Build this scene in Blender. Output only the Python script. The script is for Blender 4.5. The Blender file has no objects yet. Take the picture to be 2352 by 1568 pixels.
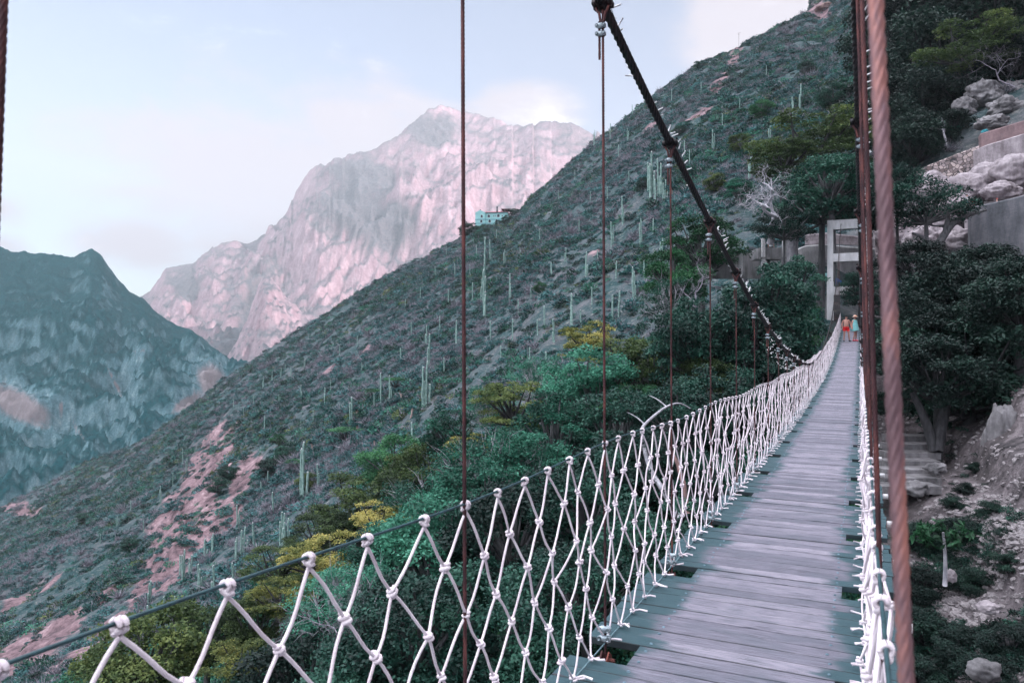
import bpy, bmesh, math, random
import numpy as np
from math import radians as rad, sin, cos, pi, tan, atan, atan2, sqrt
from mathutils import Vector, Matrix

# ------------------------------------------------------------------ frame of reference
# the footbridge runs along +Y; the camera stands at its right rope rail, looking 25 degrees to the left of it
FPX, CX, CY = 1700.0, 1176.0, 784.0
TH = atan((1977.5 - CX) / FPX)
SN, CN = sin(TH), cos(TH)
def W(r, d, z):                      # right / forward / up of the viewpoint -> world
    return np.array((r * CN - d * SN, r * SN + d * CN, z))
def px(x, y, d):
    return W((x - CX) / FPX * d, d, (CY - y) / FPX * d)
def on_bridge(x, y, X):              # point of the vertical plane X = const
    u = (x - CX) / FPX
    a = u * CN - SN; b = u * SN + CN; t = X / a
    return t * b, (CY - y) / FPX * t

scene = bpy.context.scene
COL = scene.collection

# ------------------------------------------------------------------ camera
cam_d = bpy.data.cameras.new('camera')
cam = bpy.data.objects.new('camera', cam_d)
COL.objects.link(cam)
cam_d.sensor_width = 36.0
cam_d.lens = FPX / 2352 * 36.0
cam_d.clip_start = 0.05
cam_d.clip_end = 20000
cam.location = (0, 0, 0)
cam.rotation_euler = (rad(90), 0, TH)
cam_d.dof.use_dof = True
cam_d.dof.focus_distance = 14.0
cam_d.dof.aperture_fstop = 7.0
scene.camera = cam

# ------------------------------------------------------------------ sun, sky, exposure
SUN_AZ, SUN_EL = 122.0, 21.0         # degrees clockwise from the view direction, above the horizon
sd = W(sin(rad(SUN_AZ)) * cos(rad(SUN_EL)), cos(rad(SUN_AZ)) * cos(rad(SUN_EL)), sin(rad(SUN_EL)))
sun_l = bpy.data.lights.new('sun', 'SUN')
sun_l.energy = 3.5
sun_l.angle = rad(0.5)
sun_l.color = (1.0, 0.76, 0.77)
sun = bpy.data.objects.new('sun', sun_l)
COL.objects.link(sun)
sun.rotation_euler = Vector(sd).to_track_quat('Z', 'Y').to_euler()
sun.location = (200, -100, 900)

world = bpy.data.worlds.new('World')
scene.world = world
world.use_nodes = True
wn = world.node_tree
wn.nodes.clear()
def N(tree, kind, **kw):
    n = tree.nodes.new(kind)
    for k, v in kw.items():
        if k.startswith('i_'):
            n.inputs[k[2:].replace('_', ' ')].default_value = v
        else:
            setattr(n, k, v)
    return n
def L(tree, a, b): tree.links.new(a, b)
def math_n(t, op, a, b=None, clamp=False):
    n = t.nodes.new('ShaderNodeMath'); n.operation = op; n.use_clamp = clamp
    for i, v in enumerate((a, b)):
        if v is None: continue
        if isinstance(v, (int, float)): n.inputs[i].default_value = v
        else: t.links.new(v, n.inputs[i])
    return n.outputs[0]
def mix_c(t, fac, a, b, mode='MIX'):
    n = t.nodes.new('ShaderNodeMix'); n.data_type = 'RGBA'; n.blend_type = mode
    for sock, v in ((n.inputs[0], fac), (n.inputs[6], a), (n.inputs[7], b)):
        if isinstance(v, (int, float)): sock.default_value = v
        elif isinstance(v, tuple): sock.default_value = v if len(v) == 4 else (*v, 1)
        else: t.links.new(v, sock)
    return n.outputs[2]
def ramp(t, fac, stops, interp='LINEAR'):
    n = t.nodes.new('ShaderNodeValToRGB'); e = n.color_ramp.elements
    n.color_ramp.interpolation = interp
    while len(e) < len(stops): e.new(0.5)
    for el, (p, c) in zip(e, stops):
        el.position = p; el.color = c if len(c) == 4 else (*c, 1)
    t.links.new(fac, n.inputs[0])
    return n.outputs[0]
def smooth(t, v, a, b):
    n = t.nodes.new('ShaderNodeMapRange'); n.interpolation_type = 'SMOOTHSTEP'
    n.inputs['From Min'].default_value = a; n.inputs['From Max'].default_value = b
    t.links.new(v, n.inputs['Value'])
    return n.outputs[0]
def noise(t, vec, scale, detail=4, rough=0.55, dist=0.0):
    n = t.nodes.new('ShaderNodeTexNoise')
    n.inputs['Scale'].default_value = scale; n.inputs['Detail'].default_value = detail
    n.inputs['Roughness'].default_value = rough; n.inputs['Distortion'].default_value = dist
    if vec is not None: t.links.new(vec, n.inputs['Vector'])
    return n.outputs['Fac']

SKY_STRENGTH = 0.09
def make_world():
    t = wn
    sky = N(t, 'ShaderNodeTexSky', sky_type='NISHITA', sun_disc=False, sun_elevation=rad(SUN_EL),
            sun_rotation=atan2(sd[0], sd[1]), altitude=1500.0, air_density=1.0, dust_density=2.2, ozone_density=1.6)
    tint = mix_c(t, 1.0, sky.outputs[0], (0.78, 0.755, 0.725), 'MULTIPLY')
    hs = N(t, 'ShaderNodeHueSaturation'); hs.inputs['Saturation'].default_value = 0.9
    L(t, tint, hs.inputs['Color'])
    tc = N(t, 'ShaderNodeTexCoord')
    gen = tc.outputs['Generated']
    # banks of fair-weather cloud, each a direction in the sky with its own spread
    mp = N(t, 'ShaderNodeMapping'); mp.inputs['Scale'].default_value = (1, 1, 2.2)
    L(t, gen, mp.inputs['Vector'])
    fine = noise(t, mp.outputs[0], 7.0, 9, 0.6, 0.3)
    total = None
    for (x, y, sx, sy, a) in CLOUDS:
        c = px(x, y, 1.0); c = c / np.linalg.norm(c)
        sub = N(t, 'ShaderNodeVectorMath', operation='SUBTRACT'); L(t, gen, sub.inputs[0]); sub.inputs[1].default_value = tuple(c)
        rt = N(t, 'ShaderNodeVectorRotate', rotation_type='Z_AXIS'); rt.inputs['Angle'].default_value = -TH
        L(t, sub.outputs[0], rt.inputs['Vector'])
        sc_ = N(t, 'ShaderNodeVectorMath', operation='MULTIPLY'); L(t, rt.outputs[0], sc_.inputs[0])
        sc_.inputs[1].default_value = (FPX / sx, 1.0, FPX / sy)
        ln = N(t, 'ShaderNodeVectorMath', operation='LENGTH'); L(t, sc_.outputs[0], ln.inputs[0])
        b = math_n(t, 'MULTIPLY', math_n(t, 'SUBTRACT', 1.0, ln.outputs['Value'], True), a)
        total = b if total is None else math_n(t, 'MAXIMUM', total, b)
    dens = math_n(t, 'ADD', total, math_n(t, 'MULTIPLY', math_n(t, 'SUBTRACT', fine, 0.5), 1.5))
    m = smooth(t, dens, 0.18, 0.70)
    m = math_n(t, 'MULTIPLY', m, smooth(t, total, 0.0, 0.12))
    cloud = mix_c(t, fine, CLOUD_B, CLOUD_A)
    # sky is given in the same units as the clouds before the common strength
    col = mix_c(t, math_n(t, 'MULTIPLY', m, 0.92), hs.outputs[0], cloud)
    hi = None
    for (c, rd) in FILL_CLOUDS:
        c = np.array(c) / np.linalg.norm(c)
        sub = N(t, 'ShaderNodeVectorMath', operation='SUBTRACT'); L(t, gen, sub.inputs[0]); sub.inputs[1].default_value = tuple(c)
        ln = N(t, 'ShaderNodeVectorMath', operation='LENGTH'); L(t, sub.outputs[0], ln.inputs[0])
        b = math_n(t, 'SUBTRACT', 1.0, math_n(t, 'DIVIDE', ln.outputs['Value'], rd), True)
        hi = b if hi is None else math_n(t, 'MAXIMUM', hi, b)
    hm_ = smooth(t, math_n(t, 'ADD', hi, math_n(t, 'MULTIPLY', math_n(t, 'SUBTRACT', fine, 0.5), 0.6)), 0.05, 0.35)
    col = mix_c(t, hm_, col, FILL_A)
    bg = N(t, 'ShaderNodeBackground'); bg.inputs['Strength'].default_value = SKY_STRENGTH
    L(t, col, bg.inputs['Color'])
    out = N(t, 'ShaderNodeOutputWorld'); L(t, bg.outputs[0], out.inputs['Surface'])
CLOUDS = [(640, 430, 560, 300, 1.0), (860, 330, 420, 200, 0.9), (330, 550, 170, 110, 0.85), (560, 560, 260, 130, 0.8),
          (430, 240, 300, 50, 0.5), (1180, 260, 210, 110, 0.8), (1720, 60, 240, 150, 1.1), (1860, -20, 260, 150, 1.0),
          (0, 480, 90, 60, 0.7), (10, 560, 60, 40, 0.7), (-900, 300, 500, 160, 0.9), (2900, -300, 900, 300, 0.8)]
FILL_CLOUDS = [((-0.50, 0.0, 0.95), 0.66), ((0.15, -0.35, 0.95), 0.7), ((-0.8, -0.6, 0.55), 0.6), ((0.1, 0.35, 1.0), 0.45)]   # unseen bright cloud added overhead and behind to lift the shade
FILL_A = (14.0, 14.0, 15.0)
CLOUD_A, CLOUD_B = (2.85, 2.46, 2.52), (2.40, 2.20, 2.30)
make_world()

scene.render.engine = 'CYCLES'
scene.cycles.use_denoising = True
scene.cycles.max_bounces = 6
scene.cycles.diffuse_bounces = 3
scene.cycles.transmission_bounces = 3
scene.cycles.volume_bounces = 0
scene.view_settings.view_transform = 'Standard'
scene.view_settings.look = 'None'
scene.view_settings.gamma = 1.0
scene.view_settings.exposure = 1.78

# ------------------------------------------------------------------ numpy noise
def _h(ix, iy, iz, seed):
    n = (ix * 374761393 + iy * 668265263 + iz * 2147483647 + seed * 1274126177) & 0xffffffff
    n = ((n ^ (n >> 13)) * 1274126177) & 0xffffffff
    return ((n ^ (n >> 16)) & 0xffffff) / float(0xffffff)
def vnoise(p, seed=0):
    f = np.floor(p); i = f.astype(np.int64); t = p - f
    t = t * t * t * (t * (t * 6 - 15) + 10)
    r = 0
    for dx in (0, 1):
        wx = t[:, 0] if dx else 1 - t[:, 0]
        for dy in (0, 1):
            wy = t[:, 1] if dy else 1 - t[:, 1]
            for dz in (0, 1):
                wz = t[:, 2] if dz else 1 - t[:, 2]
                r = r + wx * wy * wz * _h(i[:, 0] + dx, i[:, 1] + dy, i[:, 2] + dz, seed)
    return r * 2 - 1
def fbm(p, octaves=5, gain=0.5, lac=2.03, seed=0, ridged=False):
    s = 0; a = 1.0; tot = 0
    for o in range(octaves):
        n = vnoise(p, seed + o * 17)
        if ridged: n = 1 - 2 * np.abs(n)
        s = s + a * n; tot += a; a *= gain; p = p * lac + 13.7
    return s / tot

# ------------------------------------------------------------------ mesh helpers
class MB:
    def __init__(self): self.v = []; self.f = []; self.n = 0; self.mi = []
    def add(self, v, f, m=0):
        v = np.asarray(v, float).reshape(-1, 3)
        self.v.append(v)
        for q in f: self.f.append([i + self.n for i in q])
        self.mi.extend([m] * len(f)); self.n += len(v)
    def box(self, c, s, rot=None, m=0):
        x, y, z = (np.array(s) / 2)
        v = np.array([(-x,-y,-z),(x,-y,-z),(x,y,-z),(-x,y,-z),(-x,-y,z),(x,-y,z),(x,y,z),(-x,y,z)])
        if rot is not None: v = v @ np.array(rot).T
        self.add(v + np.array(c), [(0,3,2,1),(4,5,6,7),(0,1,5,4),(1,2,6,5),(2,3,7,6),(3,0,4,7)], m)
    def tube(self, path, r, sides=8, lobes=0.0, pitch=0.1, nl=6, m=0, cap=True):
        v, f = tube(path, r, sides, lobes, pitch, nl, cap); self.add(v, f, m)
    def sphere(self, c, r, seg=10, rings=7, m=0):
        v = [(0, 0, 1)]
        for j in range(1, rings):
            a = pi * j / rings
            for k in range(seg): v.append((sin(a) * cos(2*pi*k/seg), sin(a) * sin(2*pi*k/seg), cos(a)))
        v.append((0, 0, -1)); f = []
        for k in range(seg): f.append((0, 1 + k, 1 + (k+1) % seg))
        for j in range(rings - 2):
            for k in range(seg):
                a = 1 + j*seg + k; b = 1 + j*seg + (k+1) % seg
                f.append((a, a + seg, b + seg, b))
        last = len(v) - 1; o = 1 + (rings-2)*seg
        for k in range(seg): f.append((last, o + (k+1) % seg, o + k))
        self.add(np.array(v) * np.array(r) + np.array(c), f, m)
    def build(self, name, mats, parent=None, smooth=True, loc=None):
        me = mesh_of(name, np.concatenate(self.v), self.f, mats, self.mi, smooth)
        return link(name, me, parent, loc)
def mesh_of(name, v, f, mats, mi=None, smooth=True):
    me = bpy.data.meshes.new(name)
    me.from_pydata(np.asarray(v).tolist() if not isinstance(v, list) else v, [], f)
    for mt in (mats if isinstance(mats, (list, tuple)) else [mats]): me.materials.append(mt)
    if mi is not None and any(mi): me.polygons.foreach_set('material_index', np.array(mi, dtype=np.int32))
    if smooth: me.polygons.foreach_set('use_smooth', np.ones(len(me.polygons), dtype=bool))
    me.update()
    return me
def quads_mesh(name, v, mats, nper=4, smooth=False, mi=None):   # v: (F*nper,3)
    F = len(v) // nper
    me = bpy.data.meshes.new(name)
    me.vertices.add(F * nper); me.loops.add(F * nper); me.polygons.add(F)
    me.vertices.foreach_set('co', np.asarray(v, np.float32).ravel())
    me.loops.foreach_set('vertex_index', np.arange(F * nper, dtype=np.int32))
    me.polygons.foreach_set('loop_start', np.arange(F, dtype=np.int32) * nper)
    me.polygons.foreach_set('loop_total', np.full(F, nper, dtype=np.int32))
    for mt in (mats if isinstance(mats, (list, tuple)) else [mats]): me.materials.append(mt)
    if mi is not None: me.polygons.foreach_set('material_index', np.asarray(mi, np.int32))
    me.update(calc_edges=True)
    return me
def grid_mesh(name, P, mat, attrs=None, smooth=True):             # P: (A,B,3)
    A, B = P.shape[:2]
    idx = np.arange(A * B).reshape(A, B)
    q = np.stack([idx[:-1, :-1], idx[1:, :-1], idx[1:, 1:], idx[:-1, 1:]], -1).reshape(-1, 4)
    me = bpy.data.meshes.new(name)
    me.vertices.add(A * B); me.vertices.foreach_set('co', P.reshape(-1).astype(np.float32))
    me.loops.add(q.size); me.loops.foreach_set('vertex_index', q.ravel().astype(np.int32))
    me.polygons.add(len(q))
    me.polygons.foreach_set('loop_start', np.arange(len(q), dtype=np.int32) * 4)
    me.polygons.foreach_set('loop_total', np.full(len(q), 4, dtype=np.int32))
    me.materials.append(mat)
    if smooth: me.polygons.foreach_set('use_smooth', np.ones(len(q), dtype=bool))
    me.update(calc_edges=True)
    for k, a in (attrs or {}).items():
        at = me.attributes.new(k, 'FLOAT', 'POINT'); at.data.foreach_set('value', np.asarray(a, np.float32).ravel())
    return me
def link(name, me, parent=None, loc=None):
    o = bpy.data.objects.new(name, me); COL.objects.link(o)
    if parent is not None: o.parent = parent
    if loc is not None: o.location = tuple(loc)
    return o
def tube(path, r, sides=8, lobes=0.0, pitch=0.1, nl=6, cap=True):
    P = np.asarray(path, float); n = len(P)
    r = np.broadcast_to(np.asarray(r, float), (n,))
    T = np.gradient(P, axis=0); T /= np.linalg.norm(T, axis=1)[:, None] + 1e-12
    ref = np.array((0.0, 0, 1)) if abs(T[:, 2]).mean() < 0.8 else np.array((1.0, 0, 0))
    U = np.cross(T, ref); U /= np.linalg.norm(U, axis=1)[:, None] + 1e-12
    V = np.cross(T, U)
    a = np.arange(sides) * 2 * pi / sides
    if lobes:
        s = np.concatenate([[0], np.cumsum(np.linalg.norm(np.diff(P, axis=0), axis=1))])
        ang = a[None, :] + (2 * pi * s / pitch)[:, None]
        rr = 1 - lobes * (0.5 - 0.5 * np.cos(nl * a))[None, :]
        rr = np.broadcast_to(rr, ang.shape)
    else:
        ang = np.broadcast_to(a[None, :], (n, sides)); rr = np.ones_like(ang)
    R = r[:, None] * rr
    v = P[:, None, :] + (R * np.cos(ang))[..., None] * U[:, None, :] + (R * np.sin(ang))[..., None] * V[:, None, :]
    f = []
    for i in range(n - 1):
        o = i * sides
        for k in range(sides):
            k2 = (k + 1) % sides
            f.append((o + k, o + k2, o + sides + k2, o + sides + k))
    if cap:
        f.append(tuple(range(sides))); f.append(tuple(range((n-1)*sides + sides - 1, (n-1)*sides - 1, -1)))
    return v.reshape(-1, 3), f
def empty(name, loc=(0, 0, 0), rz=0.0, sc=1.0):
    o = bpy.data.objects.new(name, None); COL.objects.link(o)
    o.empty_display_size = 0.3
    o.location = tuple(loc); o.rotation_euler = (0, 0, rz)
    o.scale = (sc, sc, sc) if isinstance(sc, (int, float)) else sc
    return o
def tag(o, label=None, cat=None, group=None, kind=None):
    if label: o['label'] = label
    if cat: o['category'] = cat
    if group: o['group'] = group
    if kind: o['kind'] = kind
    return o

# ------------------------------------------------------------------ materials
def new_mat(name):
    m = bpy.data.materials.new(name); m.use_nodes = True
    t = m.node_tree; b = t.nodes['Principled BSDF']
    return m, t, b
def bump(t, b, h, dist=0.01, strength=0.5):
    n = t.nodes.new('ShaderNodeBump'); n.inputs['Distance'].default_value = dist; n.inputs['Strength'].default_value = strength
    t.links.new(h, n.inputs['Height']); t.links.new(n.outputs[0], b.inputs['Normal'])
def coords(t, space='Object', scale=(1, 1, 1)):
    tc = t.nodes.new('ShaderNodeTexCoord'); mp = t.nodes.new('ShaderNodeMapping')
    mp.inputs['Scale'].default_value = scale
    t.links.new(tc.outputs[space], mp.inputs['Vector'])
    return mp.outputs[0]
def geo_pos(t): return t.nodes.new('ShaderNodeNewGeometry').outputs['Position']
def simple(name, ca, cb=None, scale=6.0, rough=0.7, metal=0.0, bmp=0.0, detail=5, stretch=(1, 1, 1)):
    m, t, b = new_mat(name)
    v = coords(t, 'Object', stretch)
    f = noise(t, v, scale, detail, 0.6)
    cb = cb or tuple(c * 0.75 for c in ca)
    L(t, ramp(t, f, [(0.36, cb), (0.64, ca)]), b.inputs['Base Color'])
    b.inputs['Roughness'].default_value = rough; b.inputs['Metallic'].default_value = metal
    if bmp: bump(t, b, f, bmp, 0.6)
    return m
def leaf_mat(name, cols, trans=0.3, gloss=0.35, scale=0.9):
    """foliage: colour differs from plant to plant and from spray to spray"""
    m, t, b = new_mat(name)
    oi = t.nodes.new('ShaderNodeObjectInfo')
    f1 = noise(t, coords(t, 'Object'), scale, 3, 0.5)
    f2 = noise(t, coords(t, 'Object'), scale * 9, 2, 0.5)
    f = math_n(t, 'ADD', math_n(t, 'MULTIPLY', f1, 0.9), math_n(t, 'MULTIPLY', math_n(t, 'SUBTRACT', f2, 0.5), 0.9))
    f = math_n(t, 'ADD', f, math_n(t, 'MULTIPLY', math_n(t, 'SUBTRACT', oi.outputs['Random'], 0.5), 0.35))
    n = len(cols)
    c = ramp(t, f, [(0.25 + 0.5 * i / max(1, n - 1), c) for i, c in enumerate(cols)])
    L(t, c, b.inputs['Base Color'])
    b.inputs['Roughness'].default_value = 1 - gloss
    b.inputs['Specular IOR Level'].default_value = 0.35
    tr = t.nodes.new('ShaderNodeBsdfTranslucent'); L(t, c, tr.inputs['Color'])
    mx = t.nodes.new('ShaderNodeMixShader'); mx.inputs[0].default_value = trans
    L(t, b.outputs[0], mx.inputs[1]); L(t, tr.outputs[0], mx.inputs[2])
    L(t, mx.outputs[0], t.nodes['Material Output'].inputs['Surface'])
    return m

def rust_mat(name, dark, mid, hot, rough=0.55, scale=40, metal=0.35):
    m, t, b = new_mat(name)
    v = coords(t, 'Object', (1, 1, 0.25))
    f = noise(t, v, scale, 5, 0.65); f2 = noise(t, coords(t), 3.0, 3)
    g = math_n(t, 'ADD', math_n(t, 'MULTIPLY', f, 0.65), math_n(t, 'MULTIPLY', f2, 0.35))
    L(t, ramp(t, g, [(0.36, dark), (0.5, mid), (0.66, hot)]), b.inputs['Base Color'])
    b.inputs['Roughness'].default_value = rough; b.inputs['Metallic'].default_value = metal
    bump(t, b, f, 0.002, 0.5)
    return m
M = {}
M['rust'] = rust_mat('rusty_wire_rope', (0.024, 0.012, 0.017), (0.075, 0.030, 0.034), (0.21, 0.072, 0.062))
M['rust_bright'] = rust_mat('bright_wire_rope', (0.085, 0.05, 0.062), (0.25, 0.15, 0.165), (0.60, 0.25, 0.19), 0.42, 30)  # brighter and more orange than the other hangers
M['black_cable'] = rust_mat('greased_cable', (0.008, 0.009, 0.012), (0.018, 0.018, 0.022), (0.05, 0.022, 0.024), 0.5)
M['galv'] = simple('galvanised_steel', (0.48, 0.55, 0.60), (0.26, 0.33, 0.37), 25, 0.4, 0.6)
M['rail_cable'] = simple('coated_rail_cable', (0.03, 0.085, 0.10), (0.018, 0.05, 0.062), 30, 0.5)
M['net_cable'] = simple('thin_zinc_cable', (0.20, 0.32, 0.36), (0.10, 0.18, 0.21), 30, 0.5, 0.3)
def rope_mat():
    m, t, b = new_mat('white_braided_rope')
    f = noise(t, coords(t), 8, 4); g = noise(t, coords(t), 160, 2)
    c = ramp(t, f, [(0.3, (0.66, 0.57, 0.63)), (0.65, (0.92, 0.85, 0.90))])
    L(t, c, b.inputs['Base Color']); b.inputs['Roughness'].default_value = 0.85
    bump(t, b, g, 0.003, 0.6)
    return m
M['rope'] = rope_mat()
def wood_mat():
    m, t, b = new_mat('weathered_deck_wood')
    tc = t.nodes.new('ShaderNodeTexCoord'); sp = t.nodes.new('ShaderNodeSeparateXYZ'); L(t, tc.outputs['Object'], sp.inputs[0])
    X, Y = sp.outputs[0], sp.outputs[1]
    plank = math_n(t, 'FLOOR', math_n(t, 'ADD', math_n(t, 'DIVIDE', math_n(t, 'SUBTRACT', Y, 0.80), 0.1475), 0.5))
    wv = t.nodes.new('ShaderNodeTexWhiteNoise'); wv.noise_dimensions = '1D'; L(t, plank, wv.inputs['W'])
    tone = wv.outputs['Value']
    grain = noise(t, coords(t, 'Object', (2.2, 90, 1)), 1.6, 5, 0.65)
    fibre = noise(t, coords(t, 'Object', (5, 260, 1)), 1.0, 3, 0.6)
    blot = noise(t, coords(t, 'Object', (1.3, 3.0, 1)), 1.7, 4, 0.6)
    # trodden middle is bleached, both ends stay dark with old green stain; each plank wears to a different line
    e = math_n(t, 'ABSOLUTE', math_n(t, 'SUBTRACT', X, 0.035))
    e = math_n(t, 'ADD', e, math_n(t, 'MULTIPLY', math_n(t, 'SUBTRACT', grain, 0.5), 0.36))
    e = math_n(t, 'ADD', e, math_n(t, 'MULTIPLY', math_n(t, 'SUBTRACT', blot, 0.5), 0.30))
    e = math_n(t, 'ADD', e, math_n(t, 'MULTIPLY', math_n(t, 'SUBTRACT', tone, 0.5), 0.20))
    edge = smooth(t, e, 0.45, 0.55)
    pale = ramp(t, math_n(t, 'ADD', math_n(t, 'MULTIPLY', grain, 0.72), math_n(t, 'MULTIPLY', tone, 0.28)),
                [(0.25, (0.075, 0.077, 0.105)), (0.45, (0.20, 0.192, 0.245)), (0.7, (0.40, 0.37, 0.445))])
    pale = mix_c(t, smooth(t, fibre, 0.50, 0.62), pale, (0.050, 0.056, 0.078))
    pale = mix_c(t, math_n(t, 'MULTIPLY', smooth(t, blot, 0.42, 0.75), 0.55), pale, (0.085, 0.105, 0.135))
    dark = ramp(t, grain, [(0.3, (0.016, 0.05, 0.064)), (0.7, (0.045, 0.105, 0.125))])
    knots = t.nodes.new('ShaderNodeTexVoronoi'); knots.inputs['Scale'].default_value = 1.0
    L(t, coords(t, 'Object', (1.5, 4.5, 1)), knots.inputs['Vector'])
    kn = math_n(t, 'SUBTRACT', 1.0, smooth(t, knots.outputs['Distance'], 0.03, 0.085))
    fr = math_n(t, 'ABSOLUTE', math_n(t, 'SUBTRACT', math_n(t, 'FRACT', math_n(t, 'ADD', math_n(t, 'DIVIDE', math_n(t, 'SUBTRACT', Y, 0.80), 0.1475), 0.5)), 0.5))
    seam = smooth(t, math_n(t, 'ADD', fr, math_n(t, 'MULTIPLY', math_n(t, 'SUBTRACT', blot, 0.5), 0.06)), 0.44, 0.475)      # shade of the plank gaps painted into the colour
    col = mix_c(t, edge, pale, dark)
    col = mix_c(t, math_n(t, 'MULTIPLY', seam, 0.85), col, (0.010, 0.014, 0.018))
    col = mix_c(t, math_n(t, 'MULTIPLY', kn, 0.65), col, (0.05, 0.045, 0.06))
    L(t, col, b.inputs['Base Color'])
    b.inputs['Roughness'].default_value = 0.62
    bump(t, b, math_n(t, 'ADD', grain, fibre), 0.004, 0.55)
    return m
M['wood'] = wood_mat()
M['dark_hole'] = simple('old_stained_timber', (0.03, 0.04, 0.05), (0.012, 0.014, 0.02), 12, 0.9)
M['rust_steel'] = rust_mat('rusty_steel_plate', (0.03, 0.016, 0.02), (0.10, 0.035, 0.035), (0.32, 0.09, 0.06), 0.7, 22, 0.2)
M['bolt'] = simple('bolt_head_steel', (0.22, 0.34, 0.42), (0.10, 0.16, 0.2), 40, 0.4, 0.5)
M['pipe'] = simple('white_beam_pipe', (0.75, 0.74, 0.76), (0.5, 0.5, 0.53), 14, 0.6)
M['bulb'] = simple('white_light_tube', (0.85, 0.85, 0.88), (0.7, 0.72, 0.75), 10, 0.35)
M['bark'] = simple('grey_bark', (0.16, 0.16, 0.17), (0.06, 0.062, 0.07), 7, 0.9, 0, 0.03, 5, (1, 1, 0.3))
M['bark_dark'] = simple('dark_bark', (0.05, 0.05, 0.056), (0.018, 0.018, 0.022), 7, 0.9, 0, 0.03, 5, (1, 1, 0.3))
M['bark_pale'] = simple('bleached_bark', (0.50, 0.49, 0.54), (0.26, 0.26, 0.30), 6, 0.9, 0, 0.02, 5, (1, 1, 0.4))
M['twig'] = simple('dry_twig', (0.34, 0.32, 0.37), (0.16, 0.15, 0.19), 5, 0.95)

G1, G2, G3 = (0.010, 0.030, 0.026), (0.022, 0.072, 0.058), (0.055, 0.150, 0.115)
M['leaf_teal'] = leaf_mat('teal_green_leaves', [(0.009, 0.046, 0.033), (0.029, 0.156, 0.103), (0.102, 0.350, 0.240)])
M['leaf_green'] = leaf_mat('fresh_green_leaves', [(0.010, 0.042, 0.020), (0.034, 0.145, 0.062), (0.10, 0.29, 0.125)])
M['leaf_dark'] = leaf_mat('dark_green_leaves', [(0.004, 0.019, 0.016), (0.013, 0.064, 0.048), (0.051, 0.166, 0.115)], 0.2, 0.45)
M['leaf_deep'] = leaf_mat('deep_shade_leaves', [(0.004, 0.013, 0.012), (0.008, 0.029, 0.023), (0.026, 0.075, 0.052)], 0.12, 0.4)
M['leaf_olive'] = leaf_mat('olive_leaves', [(0.018, 0.040, 0.016), (0.072, 0.120, 0.040), (0.20, 0.25, 0.080)])
M['leaf_yellow'] = leaf_mat('yellow_green_leaves', [(0.05, 0.08, 0.022), (0.19, 0.21, 0.055), (0.52, 0.46, 0.15)])
M['leaf_grey'] = leaf_mat('grey_scrub_leaves', [(0.015, 0.061, 0.065), (0.045, 0.142, 0.146), (0.135, 0.314, 0.324)], 0.2, 0.2)
M['leaf_dry'] = leaf_mat('dry_scrub_leaves', [(0.032, 0.046, 0.054), (0.084, 0.099, 0.113), (0.208, 0.216, 0.240)], 0.15, 0.15)
M['leaf_scrub'] = leaf_mat('green_scrub_leaves', [(0.008, 0.040, 0.040), (0.024, 0.109, 0.100), (0.080, 0.237, 0.210)], 0.2, 0.25)
def cactus_mat():
    m, t, b = new_mat('cactus_skin')
    f = noise(t, coords(t), 2.5, 3)
    L(t, ramp(t, f, [(0.35, (0.14, 0.26, 0.235)), (0.65, (0.33, 0.47, 0.435))]), b.inputs['Base Color'])
    b.inputs['Roughness'].default_value = 0.7
    return m
M['cactus'] = cactus_mat()
M['cactus_tip'] = simple('cactus_woolly_tip', (0.62, 0.66, 0.68), None, 6, 0.9)
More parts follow.
